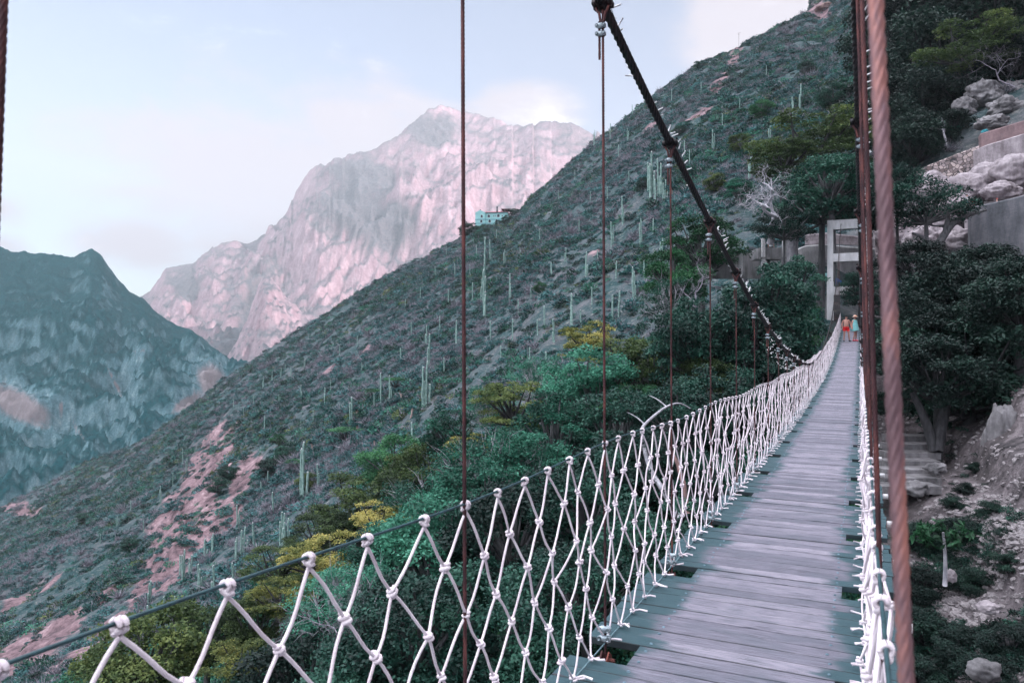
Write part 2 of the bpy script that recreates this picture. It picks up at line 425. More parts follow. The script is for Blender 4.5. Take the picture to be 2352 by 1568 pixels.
# ------------------------------------------------------------------ terrain: profiles of the slope along compass rays from the bridge
class Polar:
    """height field over (azimuth, distance): every ray has its own ground profile"""
    def __init__(self, cols, azs, rhos, back=-0.22):
        self.az = np.asarray(azs); self.rho = np.asarray(rhos)
        ca, prof = [], []
        for az, pts in cols:
            r = np.array([p[0] for p in pts], float); z = np.array([p[1] for p in pts], float)
            r2 = np.append(r, r[-1] + 3000); z2 = np.append(z, z[-1] + 3000 * back)
            ca.append(az); prof.append(np.interp(self.rho, r2, z2))
        o = np.argsort(ca); ca = np.array(ca)[o]; prof = np.array(prof)[o]
        Z = np.stack([np.interp(self.az, ca, prof[:, j]) for j in range(len(self.rho))], 1)
        self.Z = Z
        A, R = np.meshgrid(self.az, self.rho, indexing='ij')
        self.r = R * np.sin(A); self.d = R * np.cos(A)
        self.X = self.r * CN - self.d * SN; self.Y = self.r * SN + self.d * CN
    def pts(self): return np.stack([self.X, self.Y, self.Z], -1)
    def pix(self):
        d = np.maximum(self.d, 1e-3)
        return CX + FPX * self.r / d, CY - FPX * self.Z / d
    def smooth_az(self, n):
        for _ in range(n):
            self.Z[1:-1] = 0.25 * self.Z[:-2] + 0.5 * self.Z[1:-1] + 0.25 * self.Z[2:]
    def smooth_rho(self, n):
        for _ in range(n):
            self.Z[:, 1:-1] = 0.25 * self.Z[:, :-2] + 0.5 * self.Z[:, 1:-1] + 0.25 * self.Z[:, 2:]
    def height(self, az, rho):
        i = np.clip(np.interp(az, self.az, np.arange(len(self.az))), 0, len(self.az) - 1.001)
        j = np.clip(np.interp(rho, self.rho, np.arange(len(self.rho))), 0, len(self.rho) - 1.001)
        i0 = int(i); j0 = int(j); a = i - i0; b = j - j0; Z = self.Z
        return (Z[i0, j0] * (1-a) * (1-b) + Z[i0+1, j0] * a * (1-b) + Z[i0, j0+1] * (1-a) * b + Z[i0+1, j0+1] * a * b)
    def hit(self, x, y, rmin=18.0, rmax=900):
        """where the sight line through photo point (x, y) meets this ground"""
        u = (x - CX) / FPX; az = atan(u); k = (CY - y) / FPX * cos(az)
        prev = None; rho = rmin
        while rho < rmax:
            g = self.height(az, rho)
            if g >= k * rho: break
            rho *= 1.006
        d = rho * cos(az)
        return W(rho * sin(az), d, self.height(az, rho)), d
    def at(self, x, d):
        u = (x - CX) / FPX; az = atan(u)
        return self.height(az, d / cos(az))
def pcol(x, pts):                    # a profile measured in the photograph: (forward distance, row)
    az = atan((x - CX) / FPX)
    return az, [(d / cos(az), (CY - y) / FPX * d) for d, y in pts]
def acol(deg, pts): return rad(deg), pts

near_cols = [
    acol(-92, [(3, -16), (20, -26), (60, -48), (300, -130), (500, -180)]),
    acol(-60, [(3, -16), (20, -24), (60, -40), (300, -110), (500, -150)]),
    pcol(-200, [(3, 9000), (20, 2300), (60, 1790), (250, 1420), (420, 1300), (520, 1262)]),
    pcol(0, [(3, 9000), (20, 2250), (60, 1700), (150, 1440), (300, 1270), (480, 1166)]),
    pcol(180, [(3, 9000), (20, 2200), (60, 1620), (140, 1380), (280, 1200), (460, 1076)]),
    pcol(330, [(3, 9000), (20, 2200), (60, 1570), (130, 1320), (260, 1140), (450, 1014)]),
    pcol(440, [(3, 9000), (20, 2150), (60, 1540), (120, 1270), (240, 1080), (445, 934)]),
    pcol(540, [(3, 9000), (20, 2100), (60, 1500), (120, 1220), (220, 1020), (440, 855)]),
    pcol(680, [(3, 9000), (20, 2050), (60, 1430), (110, 1160), (210, 940), (435, 768)]),
    pcol(800, [(3, 9000), (20, 2000), (60, 1350), (100, 1110), (200, 870), (430, 692)]),
    pcol(930, [(3, 9000), (20, 1950), (60, 1240), (100, 1030), (200, 770), (430, 612)]),
    pcol(1060, [(3, 9000), (20, 1900), (60, 1130), (100, 930), (190, 690), (428, 546)]),
    pcol(1095, [(3, 9000), (20, 1890), (60, 1110), (100, 910), (190, 675), (420, 524), (432, 522)]),
    pcol(1180, [(3, 9000), (20, 1880), (58, 1070), (95, 880), (180, 640), (418, 512), (440, 492)]),
    pcol(1230, [(3, 9000), (20, 1870), (57, 1050), (90, 850), (170, 600), (420, 452)]),
    pcol(1350, [(3, 9000), (20, 1850), (55, 1000), (85, 800), (160, 560), (420, 340)]),
    pcol(1500, [(3, 9000), (20, 1830), (52, 960), (75, 780), (140, 500), (400, 222)]),
    pcol(1600, [(3, 9000), (20, 1820), (50, 940), (70, 740), (120, 470), (390, 150)]),
    pcol(1700, [(3, 9000), (20, 1800), (50, 920), (66, 740), (80, 600), (115, 450), (380, 114)]),
    pcol(1800, [(3, 9000), (20, 1800), (50, 900), (64, 735), (76, 590), (110, 430), (370, 62)]),
    pcol(1900, [(3, 9000), (20, 1800), (50, 880), (62, 725), (72, 600), (110, 390), (330, 60), (365, 2), (420, -60), (600, -330)]),
    pcol(2000, [(3, 9000), (15, 2000), (30, 1300), (50, 900), (61, 725), (66, 715), (74, 560), (105, 360), (300, -20), (600, -560)]),
    pcol(2060, [(3, 9000), (15, 1900), (25, 1440), (36, 1120), (50, 900), (62, 740), (76, 620), (86, 480), (92, 390), (150, 140), (300, -120), (600, -760)]),
    pcol(2130, [(3, 9000), (15, 1880), (22, 1560), (28, 1300), (38, 1080), (46, 960), (60, 740), (72, 650), (82, 540), (86, 400), (110, 250), (300, -200), (600, -860)]),
    pcol(2240, [(3, 9000), (15, 1850), (20, 1610), (26, 1340), (34, 1090), (42, 950), (60, 700), (70, 640), (78, 560), (84, 400), (86, 335), (110, 190), (300, -330), (600, -1000)]),
    pcol(2352, [(3, 9000), (14, 1850), (18, 1600), (24, 1280), (30, 1060), (38, 880), (58, 640), (67, 610), (74, 520), (80, 380), (84, 285), (110, 120), (300, -450), (600, -1150)]),
    pcol(2600, [(3, 9000), (12, 1800), (18, 1450), (24, 1150), (30, 930), (45, 660), (70, 330), (90, 160), (300, -600), (600, -1350)]),
    acol(52, [(3, -12), (14, -8), (25, -1), (45, 14), (90, 50), (300, 260), (680, 780)]),  # rise beyond the view from here on, heightened to block the sun
    acol(80, [(3, -12), (14, -6), (25, 2), (90, 60), (300, 290), (680, 900)]),
    acol(110, [(3, -12), (14, -6), (30, 2), (100, 55), (300, 260), (680, 840)]),
    acol(140, [(3, -12), (14, -8), (40, 0), (100, 45), (300, 210), (680, 600)]),
    acol(170, [(3, -14), (14, -10), (60, 0), (300, 120), (650, 260)]),
    acol(200, [(3, -16), (30, -22), (300, -40), (650, -60)]),
]
azs = np.concatenate([np.arange(-92, -38, 1.0), np.arange(-38, 38.01, 0.16), np.arange(39, 198, 1.5)])
rhos = np.concatenate([[3, 5, 7, 9], 11 * np.power(1.0152, np.arange(0, 304))])
near = Polar(near_cols, np.radians(azs), rhos)
near.smooth_az(10); near.smooth_rho(3)
flat = np.stack([near.X.ravel(), near.Y.ravel(), np.zeros(near.X.size)], -1)
dn = np.clip((np.hypot(near.X, near.Y) - 15) / 60, 0, 1)
n_big = fbm(flat / 55.0, 3, seed=3).reshape(near.Z.shape)
n_mid = fbm(flat / 14.0, 4, seed=9, ridged=True).reshape(near.Z.shape)
n_sm = fbm(flat / 3.2, 4, seed=21).reshape(near.Z.shape)
nx, ny = near.pix()
# gullies and worn ground, where the photograph shows bare earth (given as spots on the slope)
BARE = [(475, 1090, 50, 140, 0.45), (440, 1200, 75, 85, 0.3), (385, 1300, 50, 90, 0.4), (400, 1240, 60, 60, 0.3), (560, 1105, 25, 70, 0.5), (535, 1180, 40, 30, 0.3),
        (150, 1440, 60, 24, -0.7), (60, 1500, 110, 40, -0.6), (230, 1470, 80, 24, -0.7), (330, 1360, 30, 70, 0.4), (40, 1390, 70, 16, -0.7), (120, 1350, 50, 10, -0.7), (30, 1545, 120, 30, -0.4), (240, 1370, 40, 10, -0.7), (170, 1530, 70, 20, -0.6),
        (1600, 270, 60, 10, -0.65), (1690, 130, 12, 34, 0.5), (1650, 200, 30, 9, -0.7), (1880, 30, 40, 22, 0.3), (1440, 500, 26, 9, -0.7),
        (820, 830, 50, 6, -0.65), (755, 862, 24, 5, -0.65), (40, 1170, 60, 14, 0.1), (1500, 300, 30, 6, -0.6), (1380, 575, 30, 7, -0.7)]
bare = np.zeros_like(near.Z)
for (bx, by, sx, sy, tl) in BARE:
    ex, ey = nx - bx, ny - by
    ex2 = ex * cos(tl) + ey * sin(tl); ey2 = -ex * sin(tl) + ey * cos(tl)
    bare = np.maximum(bare, np.exp(-((ex2 / sx) ** 2 + (ey2 / sy) ** 2)))
infront = near.d > 5
bare = bare * infront
rightm = np.clip((near.X + 2.0) / 4.0, 0, 1) * np.clip((92 - near.d) / 20, 0, 1)           # limestone bank beside the bridge
near.Z = near.Z + dn * (1.6 * n_big + 1.7 * n_mid * np.clip(near.d / 120, 0.3, 1.4) + 0.35 * n_sm) + bare * (1.6 * n_mid) - bare * 1.0
near.Z = near.Z + rightm * (0.55 * n_mid + 0.22 * n_sm) * (1 - dn * 0.5)
# broken ledges in the bank
step = np.floor((near.Z + 1.2 * n_big) / 2.2) * 2.2
near.Z = near.Z * (1 - 0.55 * rightm) + 0.55 * rightm * (step + 2.2 * np.clip(((near.Z + 1.2 * n_big) / 2.2 % 1.0 - 0.55) / 0.3, 0, 1) - 1.2 * n_big * 0)

def hill_mat():
    m, t, b = new_mat('hillside_earth')
    p = geo_pos(t)
    at = t.nodes.new('ShaderNodeAttribute'); at.attribute_name = 'bare'
    rk = t.nodes.new('ShaderNodeAttribute'); rk.attribute_name = 'rock'
    f1 = noise(t, p, 0.035, 6, 0.6); f2 = noise(t, p, 0.22, 7, 0.65); f3 = noise(t, p, 1.4, 6, 0.7)
    g = math_n(t, 'ADD', math_n(t, 'MULTIPLY', f1, 0.35), math_n(t, 'MULTIPLY', f2, 0.65))
    base = ramp(t, g, [(0.34, (0.014, 0.046, 0.050)), (0.46, (0.038, 0.078, 0.085)), (0.56, (0.082, 0.104, 0.116)), (0.68, (0.18, 0.172, 0.195))])
    base = mix_c(t, smooth(t, f3, 0.5, 0.72), base, (0.20, 0.215, 0.205))
    earth = ramp(t, math_n(t, 'ADD', math_n(t, 'MULTIPLY', f2, 0.6), math_n(t, 'MULTIPLY', f3, 0.4)),
                 [(0.38, (0.055, 0.045, 0.054)), (0.47, (0.165, 0.112, 0.126)), (0.56, (0.28, 0.192, 0.212)), (0.66, (0.44, 0.33, 0.35))])
    k = smooth(t, math_n(t, 'ADD', at.outputs['Fac'], math_n(t, 'MULTIPLY', math_n(t, 'SUBTRACT', f2, 0.5), 0.9)), 0.30, 0.52)
    c = mix_c(t, k, base, earth)
    stretched = noise(t, p, 0.6, 8, 0.68, 0.6)
    lime = ramp(t, math_n(t, 'ADD', math_n(t, 'MULTIPLY', stretched, 0.65), math_n(t, 'MULTIPLY', f3, 0.35)),
                [(0.36, (0.025, 0.025, 0.028)), (0.45, (0.10, 0.09, 0.097)), (0.56, (0.20, 0.175, 0.188)), (0.70, (0.36, 0.325, 0.345))])
    dirt = smooth(t, noise(t, p, 0.3, 5, 0.6), 0.54, 0.66)
    lime = mix_c(t, math_n(t, 'MULTIPLY', dirt, 0.8), lime, (0.055, 0.05, 0.052))
    c = mix_c(t, rk.outputs['Fac'], c, lime)
    L(t, c, b.inputs['Base Color']); b.inputs['Roughness'].default_value = 0.95
    b.inputs['Specular IOR Level'].default_value = 0.1
    bump(t, b, math_n(t, 'ADD', math_n(t, 'MULTIPLY', f2, 1.6), math_n(t, 'MULTIPLY', f3, 0.5)), 1.0, 0.7)
    return m
M['hill'] = hill_mat()
me = grid_mesh('hillside', near.pts(), M['hill'], {'bare': bare, 'rock': np.clip(rightm * 1.3, 0, 1)})
hill = tag(link('hillside', me), 'steep shaded scrub slope falling from upper right to the gorge', 'hillside', kind='structure')

# ------------------------------------------------------------------ far ranges
def range_mat(name, rock, veg, lo, hi, veg_bias, sc=1.0, pink=None):
    m, t, b = new_mat(name)
    p = geo_pos(t)
    geo = t.nodes.new('ShaderNodeNewGeometry'); sp = t.nodes.new('ShaderNodeSeparateXYZ'); L(t, geo.outputs['Normal'], sp.inputs[0])
    mp = t.nodes.new('ShaderNodeMapping'); mp.inputs['Scale'].default_value = (1, 1, 0.30); L(t, p, mp.inputs['Vector'])
    f1 = noise(t, mp.outputs[0], 0.008 * sc, 10, 0.68, 0.6); f2 = noise(t, mp.outputs[0], 0.045 * sc, 8, 0.75); f3 = noise(t, p, 0.15 * sc, 5, 0.75)
    rk = ramp(t, math_n(t, 'ADD', math_n(t, 'MULTIPLY', f2, 0.6), math_n(t, 'MULTIPLY', f3, 0.4)), [(0.35, rock[0]), (0.5, rock[1]), (0.65, rock[2])])
    vg = ramp(t, f3, [(0.35, veg[0]), (0.65, veg[1])])
    k = math_n(t, 'ADD', math_n(t, 'MULTIPLY', sp.outputs[2], 0.9), math_n(t, 'ADD', math_n(t, 'MULTIPLY', f1, 0.9), math_n(t, 'MULTIPLY', f2, 0.55)))
    at = t.nodes.new('ShaderNodeAttribute'); at.attribute_name = 'bare'  # also carries painted sun patches and shaded flanks
    k = math_n(t, 'SUBTRACT', k, math_n(t, 'MULTIPLY', at.outputs['Fac'], 0.7))
    kk = smooth(t, math_n(t, 'ADD', k, veg_bias), lo, hi)
    c = mix_c(t, kk, rk, vg)
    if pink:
        c = mix_c(t, math_n(t, 'MULTIPLY', smooth(t, math_n(t, 'ADD', at.outputs['Fac'], math_n(t, 'MULTIPLY', math_n(t, 'SUBTRACT', f2, 0.5), 0.8)), 0.35, 0.75), 0.7), c, pink)  # pink of sunlit patches put into the colour
    L(t, c, b.inputs['Base Color']); b.inputs['Roughness'].default_value = 1.0
    b.inputs['Specular IOR Level'].default_value = 0.05
    bump(t, b, math_n(t, 'ADD', f2, math_n(t, 'MULTIPLY', f3, 0.4)), 14.0 / sc, 0.55)
    return m
def mountain(name, label, cols, az0, az1, daz, r0, r1, nr, mat, amp, scl, seed, spots=(), keep=0.25, jag=0.0, saz=2, wooded_shaded=()):
    azs = np.radians(np.arange(az0, az1, daz)); rh = r0 * np.power(r1 / r0, np.linspace(0, 1, nr))
    P = Polar(cols, azs, rh, back=-0.45)
    P.smooth_az(saz)
    fl = np.stack([P.X.ravel(), P.Y.ravel(), P.Z.ravel() * 0.6], -1)
    wob = np.stack([vnoise(fl / (scl * 1.2), seed + 50), vnoise(fl / (scl * 1.2), seed + 51), np.zeros(len(fl))], -1) * scl * 0.35
    a = fbm((fl + wob) / scl, 6, 0.55, seed=seed, ridged=True).reshape(P.Z.shape)
    c = fbm((fl + wob) / (scl * 0.22), 4, 0.55, seed=seed + 5, ridged=True).reshape(P.Z.shape)
    top = P.Z.max(axis=1, keepdims=True)
    prof = np.argmax(P.Z, axis=1)[:, None]
    j = np.arange(nr)[None, :]
    w = np.clip(np.abs(j - prof) / (nr * 0.22), 0, 1)
    w = keep + (1 - keep) * w
    P.Z = P.Z + w * amp * a + (0.5 * w + 0.12) * amp * 0.45 * c + jag * vnoise(fl / (scl * 0.1), seed + 9).reshape(P.Z.shape)
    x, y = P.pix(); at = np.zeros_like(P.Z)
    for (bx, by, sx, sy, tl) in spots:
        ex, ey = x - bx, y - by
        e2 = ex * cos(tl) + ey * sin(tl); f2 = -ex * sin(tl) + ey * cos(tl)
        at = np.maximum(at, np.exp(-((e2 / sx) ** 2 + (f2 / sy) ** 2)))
    for (bx, by, sx, sy) in wooded_shaded: at = at - np.exp(-(((x - bx) / sx) ** 2 + ((y - by) / sy) ** 2))  # adds wooded spots and paints in the shade on the lower flanks
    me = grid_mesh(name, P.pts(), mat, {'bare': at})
    return tag(link(name, me), label, 'mountain', kind='structure'), P
def rng(x, dn, yn, ds, ys, mid=None):
    pts = [(dn, yn)] + (mid or []) + [(ds, ys)]
    return pcol(x, pts)
M['far_rock'] = range_mat('pale_limestone_range', ((0.22, 0.165, 0.19), (0.36, 0.28, 0.315), (0.58, 0.475, 0.51)), ((0.085, 0.112, 0.125), (0.175, 0.178, 0.195)), 1.04, 1.60, 0.02, 0.8)
sky_far = [(-300, 800), (200, 740), (330, 682), (352, 664), (378, 628), (420, 617), (442, 614), (470, 588), (510, 566), (545, 561), (575, 566), (592, 560), (615, 535), (650, 500),
           (690, 425), (712, 395), (735, 373), (770, 366), (800, 361), (825, 350), (850, 347), (880, 333), (905, 325), (940, 292), (965, 270), (985, 255),
           (1010, 250), (1030, 250), (1060, 263), (1110, 275), (1150, 283), (1190, 287), (1240, 281), (1275, 284), (1310, 293), (1350, 306), (1420, 330), (1600, 400), (2000, 470)]
cols = [rng(x, 1700, 960, 2900 + 120 * sin(x * 0.013), y, [(2050, 900 - (900 - y) * 0.16), (2450, 900 - (900 - y) * 0.60)]) for x, y in sky_far]
far, _ = mountain('distant_mountain', 'pale sunlit limestone mountain rising far beyond the gorge', cols, -42, 28, 0.085, 1650, 3900, 360, M['far_rock'], 210, 470, 5, [], 0.07, 6.0, 2, [(600, 700, 45, 75), (700, 760, 90, 40), (560, 800, 60, 50), (800, 480, 60, 60), (840, 400, 70, 20), (1000, 300, 40, 30), (430, 660, 30, 20), (900, 520, 60, 60)])

M['dark_rock'] = range_mat('shaded_ridge', ((0.02, 0.078, 0.098), (0.10, 0.20, 0.23), (0.32, 0.42, 0.45)), ((0.002, 0.034, 0.043), (0.014, 0.090, 0.102)), 1.06, 1.44, 0.06, 3.0, (0.27, 0.19, 0.195))  # wide rock tones put relief shading into the colour; last colour paints sunlight
sky_left = [(-500, 470), (-200, 545), (0, 571), (40, 580), (90, 583), (130, 588), (160, 591), (185, 582), (210, 577), (232, 590), (255, 620), (280, 650), (330, 690), (365, 722), (395, 748), (440, 762),
            (470, 786), (500, 806), (530, 834), (556, 848), (620, 900), (760, 1000)]
cols = [rng(x, 560, 1260, 1250, y, [(760, 1120 if x < 300 else 1020), (1000, 0.55 * y + 0.45 * (1040 if x < 300 else 960))]) for x, y in sky_left]
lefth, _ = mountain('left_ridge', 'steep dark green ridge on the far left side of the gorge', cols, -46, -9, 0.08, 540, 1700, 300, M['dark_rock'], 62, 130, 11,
           [(40, 930, 110, 40, 0.45), (490, 880, 40, 60, -0.5), (430, 925, 50, 16, -0.5), (265, 880, 4, 50, -0.45), (160, 960, 4, 80, -0.6), (320, 806, 22, 3, 0)], 0.12, 1.5)  # broad spots stand for sun patches, painted as pink ground

# spur shaped to bring blue shade to the big mountain's foot
cols = [rng(x, 1300, 1000, 1900, y) for x, y in [(380, 1000), (470, 905), (520, 830), (560, 770), (590, 690), (606, 632), (625, 655), (655, 700), (700, 740), (745, 715), (800, 745), (900, 850), (1100, 1000)]]
spur, _ = mountain('rocky_spur', 'shadowed rocky spur at the foot of the pale mountain', cols, -28, -2, 0.09, 1250, 2300, 220, M['far_rock'], 60, 130, 23, [], 0.5, 3, 22)

# gorge floor
gm = simple('gorge_floor_gravel', (0.24, 0.22, 0.22), (0.08, 0.09, 0.085), 0.01, 0.95)
b_ = MB(); b_.add([(-7000, -4800, -300), (7000, -4800, -300), (7000, 7800, -300), (-7000, 7800, -300)], [(0, 1, 2, 3)])
tag(b_.build('valley_floor', gm, smooth=False), 'flat floor of the gorge far below', 'ground', kind='structure')
# ------------------------------------------------------------------ the suspension footbridge
rng_ = np.random.default_rng(5); random.seed(5)
XL, XR = -1.42, 0.045
_dy = np.array([-2.0, 0, 6, 12, 20, 33, 43, 53, 62, 66]); _dz = np.array([-1.80, -1.82, -1.865, -1.92, -1.875, -1.54, -0.95, -0.05, 0.95, 1.35])
_fy = np.linspace(-2, 66, 681); _fz = np.interp(_fy, _dy, _dz)
for _ in range(120): _fz[1:-1] = 0.25 * _fz[:-2] + 0.5 * _fz[1:-1] + 0.25 * _fz[2:]
def deck(y): return np.interp(y, _fy, _fz)
def rail(y): return deck(y) + 1.215 + 0.02 * np.sin(y * 1.7)
_cy = np.linspace(-2, 66, 681)
_cz = np.interp(_cy, [-2, 0.8, 2.55, 4.34, 6.0, 7.7, 9.6, 11.25, 13.2, 16, 19.3, 23, 27, 33, 38, 44, 53, 65], [3.65, 2.97, 2.53, 2.06, 1.65, 1.29, 0.87, 0.56, 0.24, -0.14, -0.46, -0.68, -0.70, -0.35, 0.28, 1.25, 4.0, 9.6])
for _ in range(160): _cz[1:-1] = 0.25 * _cz[:-2] + 0.5 * _cz[1:-1] + 0.25 * _cz[2:]
def maincab(y): return np.interp(y, _cy, _cz)
SP = 1.77
HY = [0.80 + SP * k for k in range(35)]          # hangers, up to the far tower at Y = 65
TOWER_Y = 65.0
bridge = tag(empty('suspension_bridge', (-0.69, 0.0, -1.82)), 'long suspension footbridge with grey plank deck, white rope sides and rusty hanger cables', 'bridge')
BO = np.array((-0.69, 0.0, -1.82))
def bpart(mb, name, mats, parent=bridge, smooth=True, off=BO):
    mb.v = [v - off for v in mb.v]
    return mb.build(name, mats, parent, smooth)

# deck: one plank after another, cut back where a hanger passes
mb = MB()
PW = SP / 12
y0, y1 = 0.2, 65.6
k0 = int((y0 - HY[0]) / PW) - 1
nplank = int((y1 - y0) / PW)
for i in range(nplank):
    y = HY[0] + (k0 + i) * PW
    cut = ((k0 + i) % 12 in (0, 11))
    a, b = (-1.555, 0.235)
    if cut: a, b = -1.215, -0.13
    else:
        a += rng_.uniform(-0.012, 0.012); b += rng_.uniform(-0.012, 0.012)
    dz = rng_.uniform(-0.003, 0.003); z = deck(y) + dz
    gap = rng_.uniform(0.006, 0.016)
    hw = (PW - gap) / 2; bv = 0.004
    zs = (deck(y + 0.07) - deck(y - 0.07)) / 0.14
    tw = rng_.uniform(-0.004, 0.004)
    prof = [(-hw, -0.045), (-hw, -bv), (-hw + bv, 0), (0.0, -0.001), (hw - bv, 0), (hw, -bv), (hw, -0.045)]
    xs = [a, a + 0.25 * (b - a), 0.5 * (a + b), b - 0.25 * (b - a), b] if not cut else [a, 0.5 * (a + b), b]
    v = []
    for x in xs:
        sag = rng_.uniform(-0.0012, 0.0012)
        for (py, pz) in prof: v.append((x - BO[0], y + py - BO[1], z + pz + zs * py + sag + tw * (x + 0.66) - BO[2]))
    f = []; n = len(prof)
    for s in range(len(xs) - 1):
        for q in range(n):
            q2 = (q + 1) % n
            f.append((s*n + q, s*n + q2, (s+1)*n + q2, (s+1)*n + q))
    f.append(tuple(range(n - 1, -1, -1))); f.append(tuple((len(xs)-1)*n + q for q in range(n)))
    mb.add(v, f)
    if y < 24:                                    # bolt heads at both plank ends
        for bx in ((-1.17, -0.17) if not cut else (-1.17, -0.17)):
            for c in range(1):
                cx, cy = bx + rng_.uniform(-.012, .012) - BO[0], y + rng_.uniform(-.02, .02)
                r = 0.011
                base = [(cx + r*cos(t*pi/4), cy + r*sin(t*pi/4), z - BO[2] + 0.0005) for t in range(8)]
                top_ = [(cx + r*.7*cos(t*pi/4), cy + r*.7*sin(t*pi/4), z - BO[2] + 0.006) for t in range(8)]
                mb.add(base + top_, [(t, (t+1) % 8, 8 + (t+1) % 8, 8 + t) for t in range(8)] + [tuple(range(8, 16))], 1)
dk = mb.build('plank_deck', [M['wood'], M['bolt']], bridge, False)
# bearers under the deck and cross beams with pipe ends
mb = MB()
ys = np.linspace(0.1, 65.5, 140)
for x in (-1.10, -0.66, -0.22):
    v = []
    for y in ys:
        z = deck(y) - 0.05
        v += [(x-.05, y, z-.12), (x+.05, y, z-.12), (x+.05, y, z), (x-.05, y, z)]
    f = [(4*i+q, 4*i+(q+1) % 4, 4*i+4+(q+1) % 4, 4*i+4+q) for i in range(len(ys)-1) for q in range(4)]
    mb.add(v, f)
bpart(mb, 'deck_bearers', M['dark_hole'], smooth=False)
for k, y in enumerate(HY):
    mb = MB(); z = deck(y) - 0.21
    mb.box((-0.66, y, z), (1.86, 0.12, 0.07), m=0)
    if k < 12:
        mb.tube([(0.20, y, z - 0.01), (0.34, y, z - 0.01)], 0.035, 10, m=1)
        mb.tube([(-1.66, y, z - 0.01), (-1.54, y, z - 0.01)], 0.035, 10, m=1)
    if k % 1 == 0: bpart(mb, 'cross_beam', [M['rust_steel'], M['pipe']], smooth=False)

# main cables
def lean(side, z, y):
    """hangers lean in a little towards the top on the right side"""
    if side == 'L': return XL - 0.004 * (z + 0.6)
    return 0.030 - 0.028 * (z - 0.1)
cable_obj = {}
for side in 'LR':
    y = np.concatenate([np.linspace(-1.0, 16, 700), np.linspace(16.05, TOWER_Y, 420)])
    z = maincab(y)
    x = np.array([XL - 0.012 if side == 'L' else lean('R', zz, 0) - 0.004 for zz in z])
    if side == 'R': x = np.clip(x, -0.06, 0.045)
    mb = MB(); mb.tube(np.stack([x, y, z], 1), 0.031, 24, 0.26, 0.40, 6)
    o = bpart(mb, 'main_cable', M['black_cable'])
    o['label'] = 'thick black twisted main cable ' + ('on the left, sweeping down to the rope side' if side == 'L' else 'on the right, seen nearly end on behind the hangers')
    cable_obj[side] = o

def cable_clip(c, axis_x=1.0, s=1.0):
    """wire rope clip: forged saddle, U bolt and two nuts, around a vertical rope at c"""
    mb = MB(); c = np.array(c)
    mb.sphere(c + np.array((0, -0.016 * s, 0)), (0.036 * s, 0.014 * s, 0.017 * s), 12, 8)
    for q in (-1, 1):
        mb.tube([c + np.array((q*0.022*s, -0.036*s, 0)), c + np.array((q*0.022*s, 0.006*s, 0))], 0.0065 * s, 8)
        mb.tube([c + np.array((q*0.022*s, -0.031*s, 0)), c + np.array((q*0.022*s, -0.018*s, 0))], 0.012 * s, 6)
    mb.tube([c + np.array((0.022*s*cos(t), 0.006*s + 0.020*s*sin(t), 0)) for t in np.linspace(0, pi, 9)], 0.0065 * s, 8)
    return mb

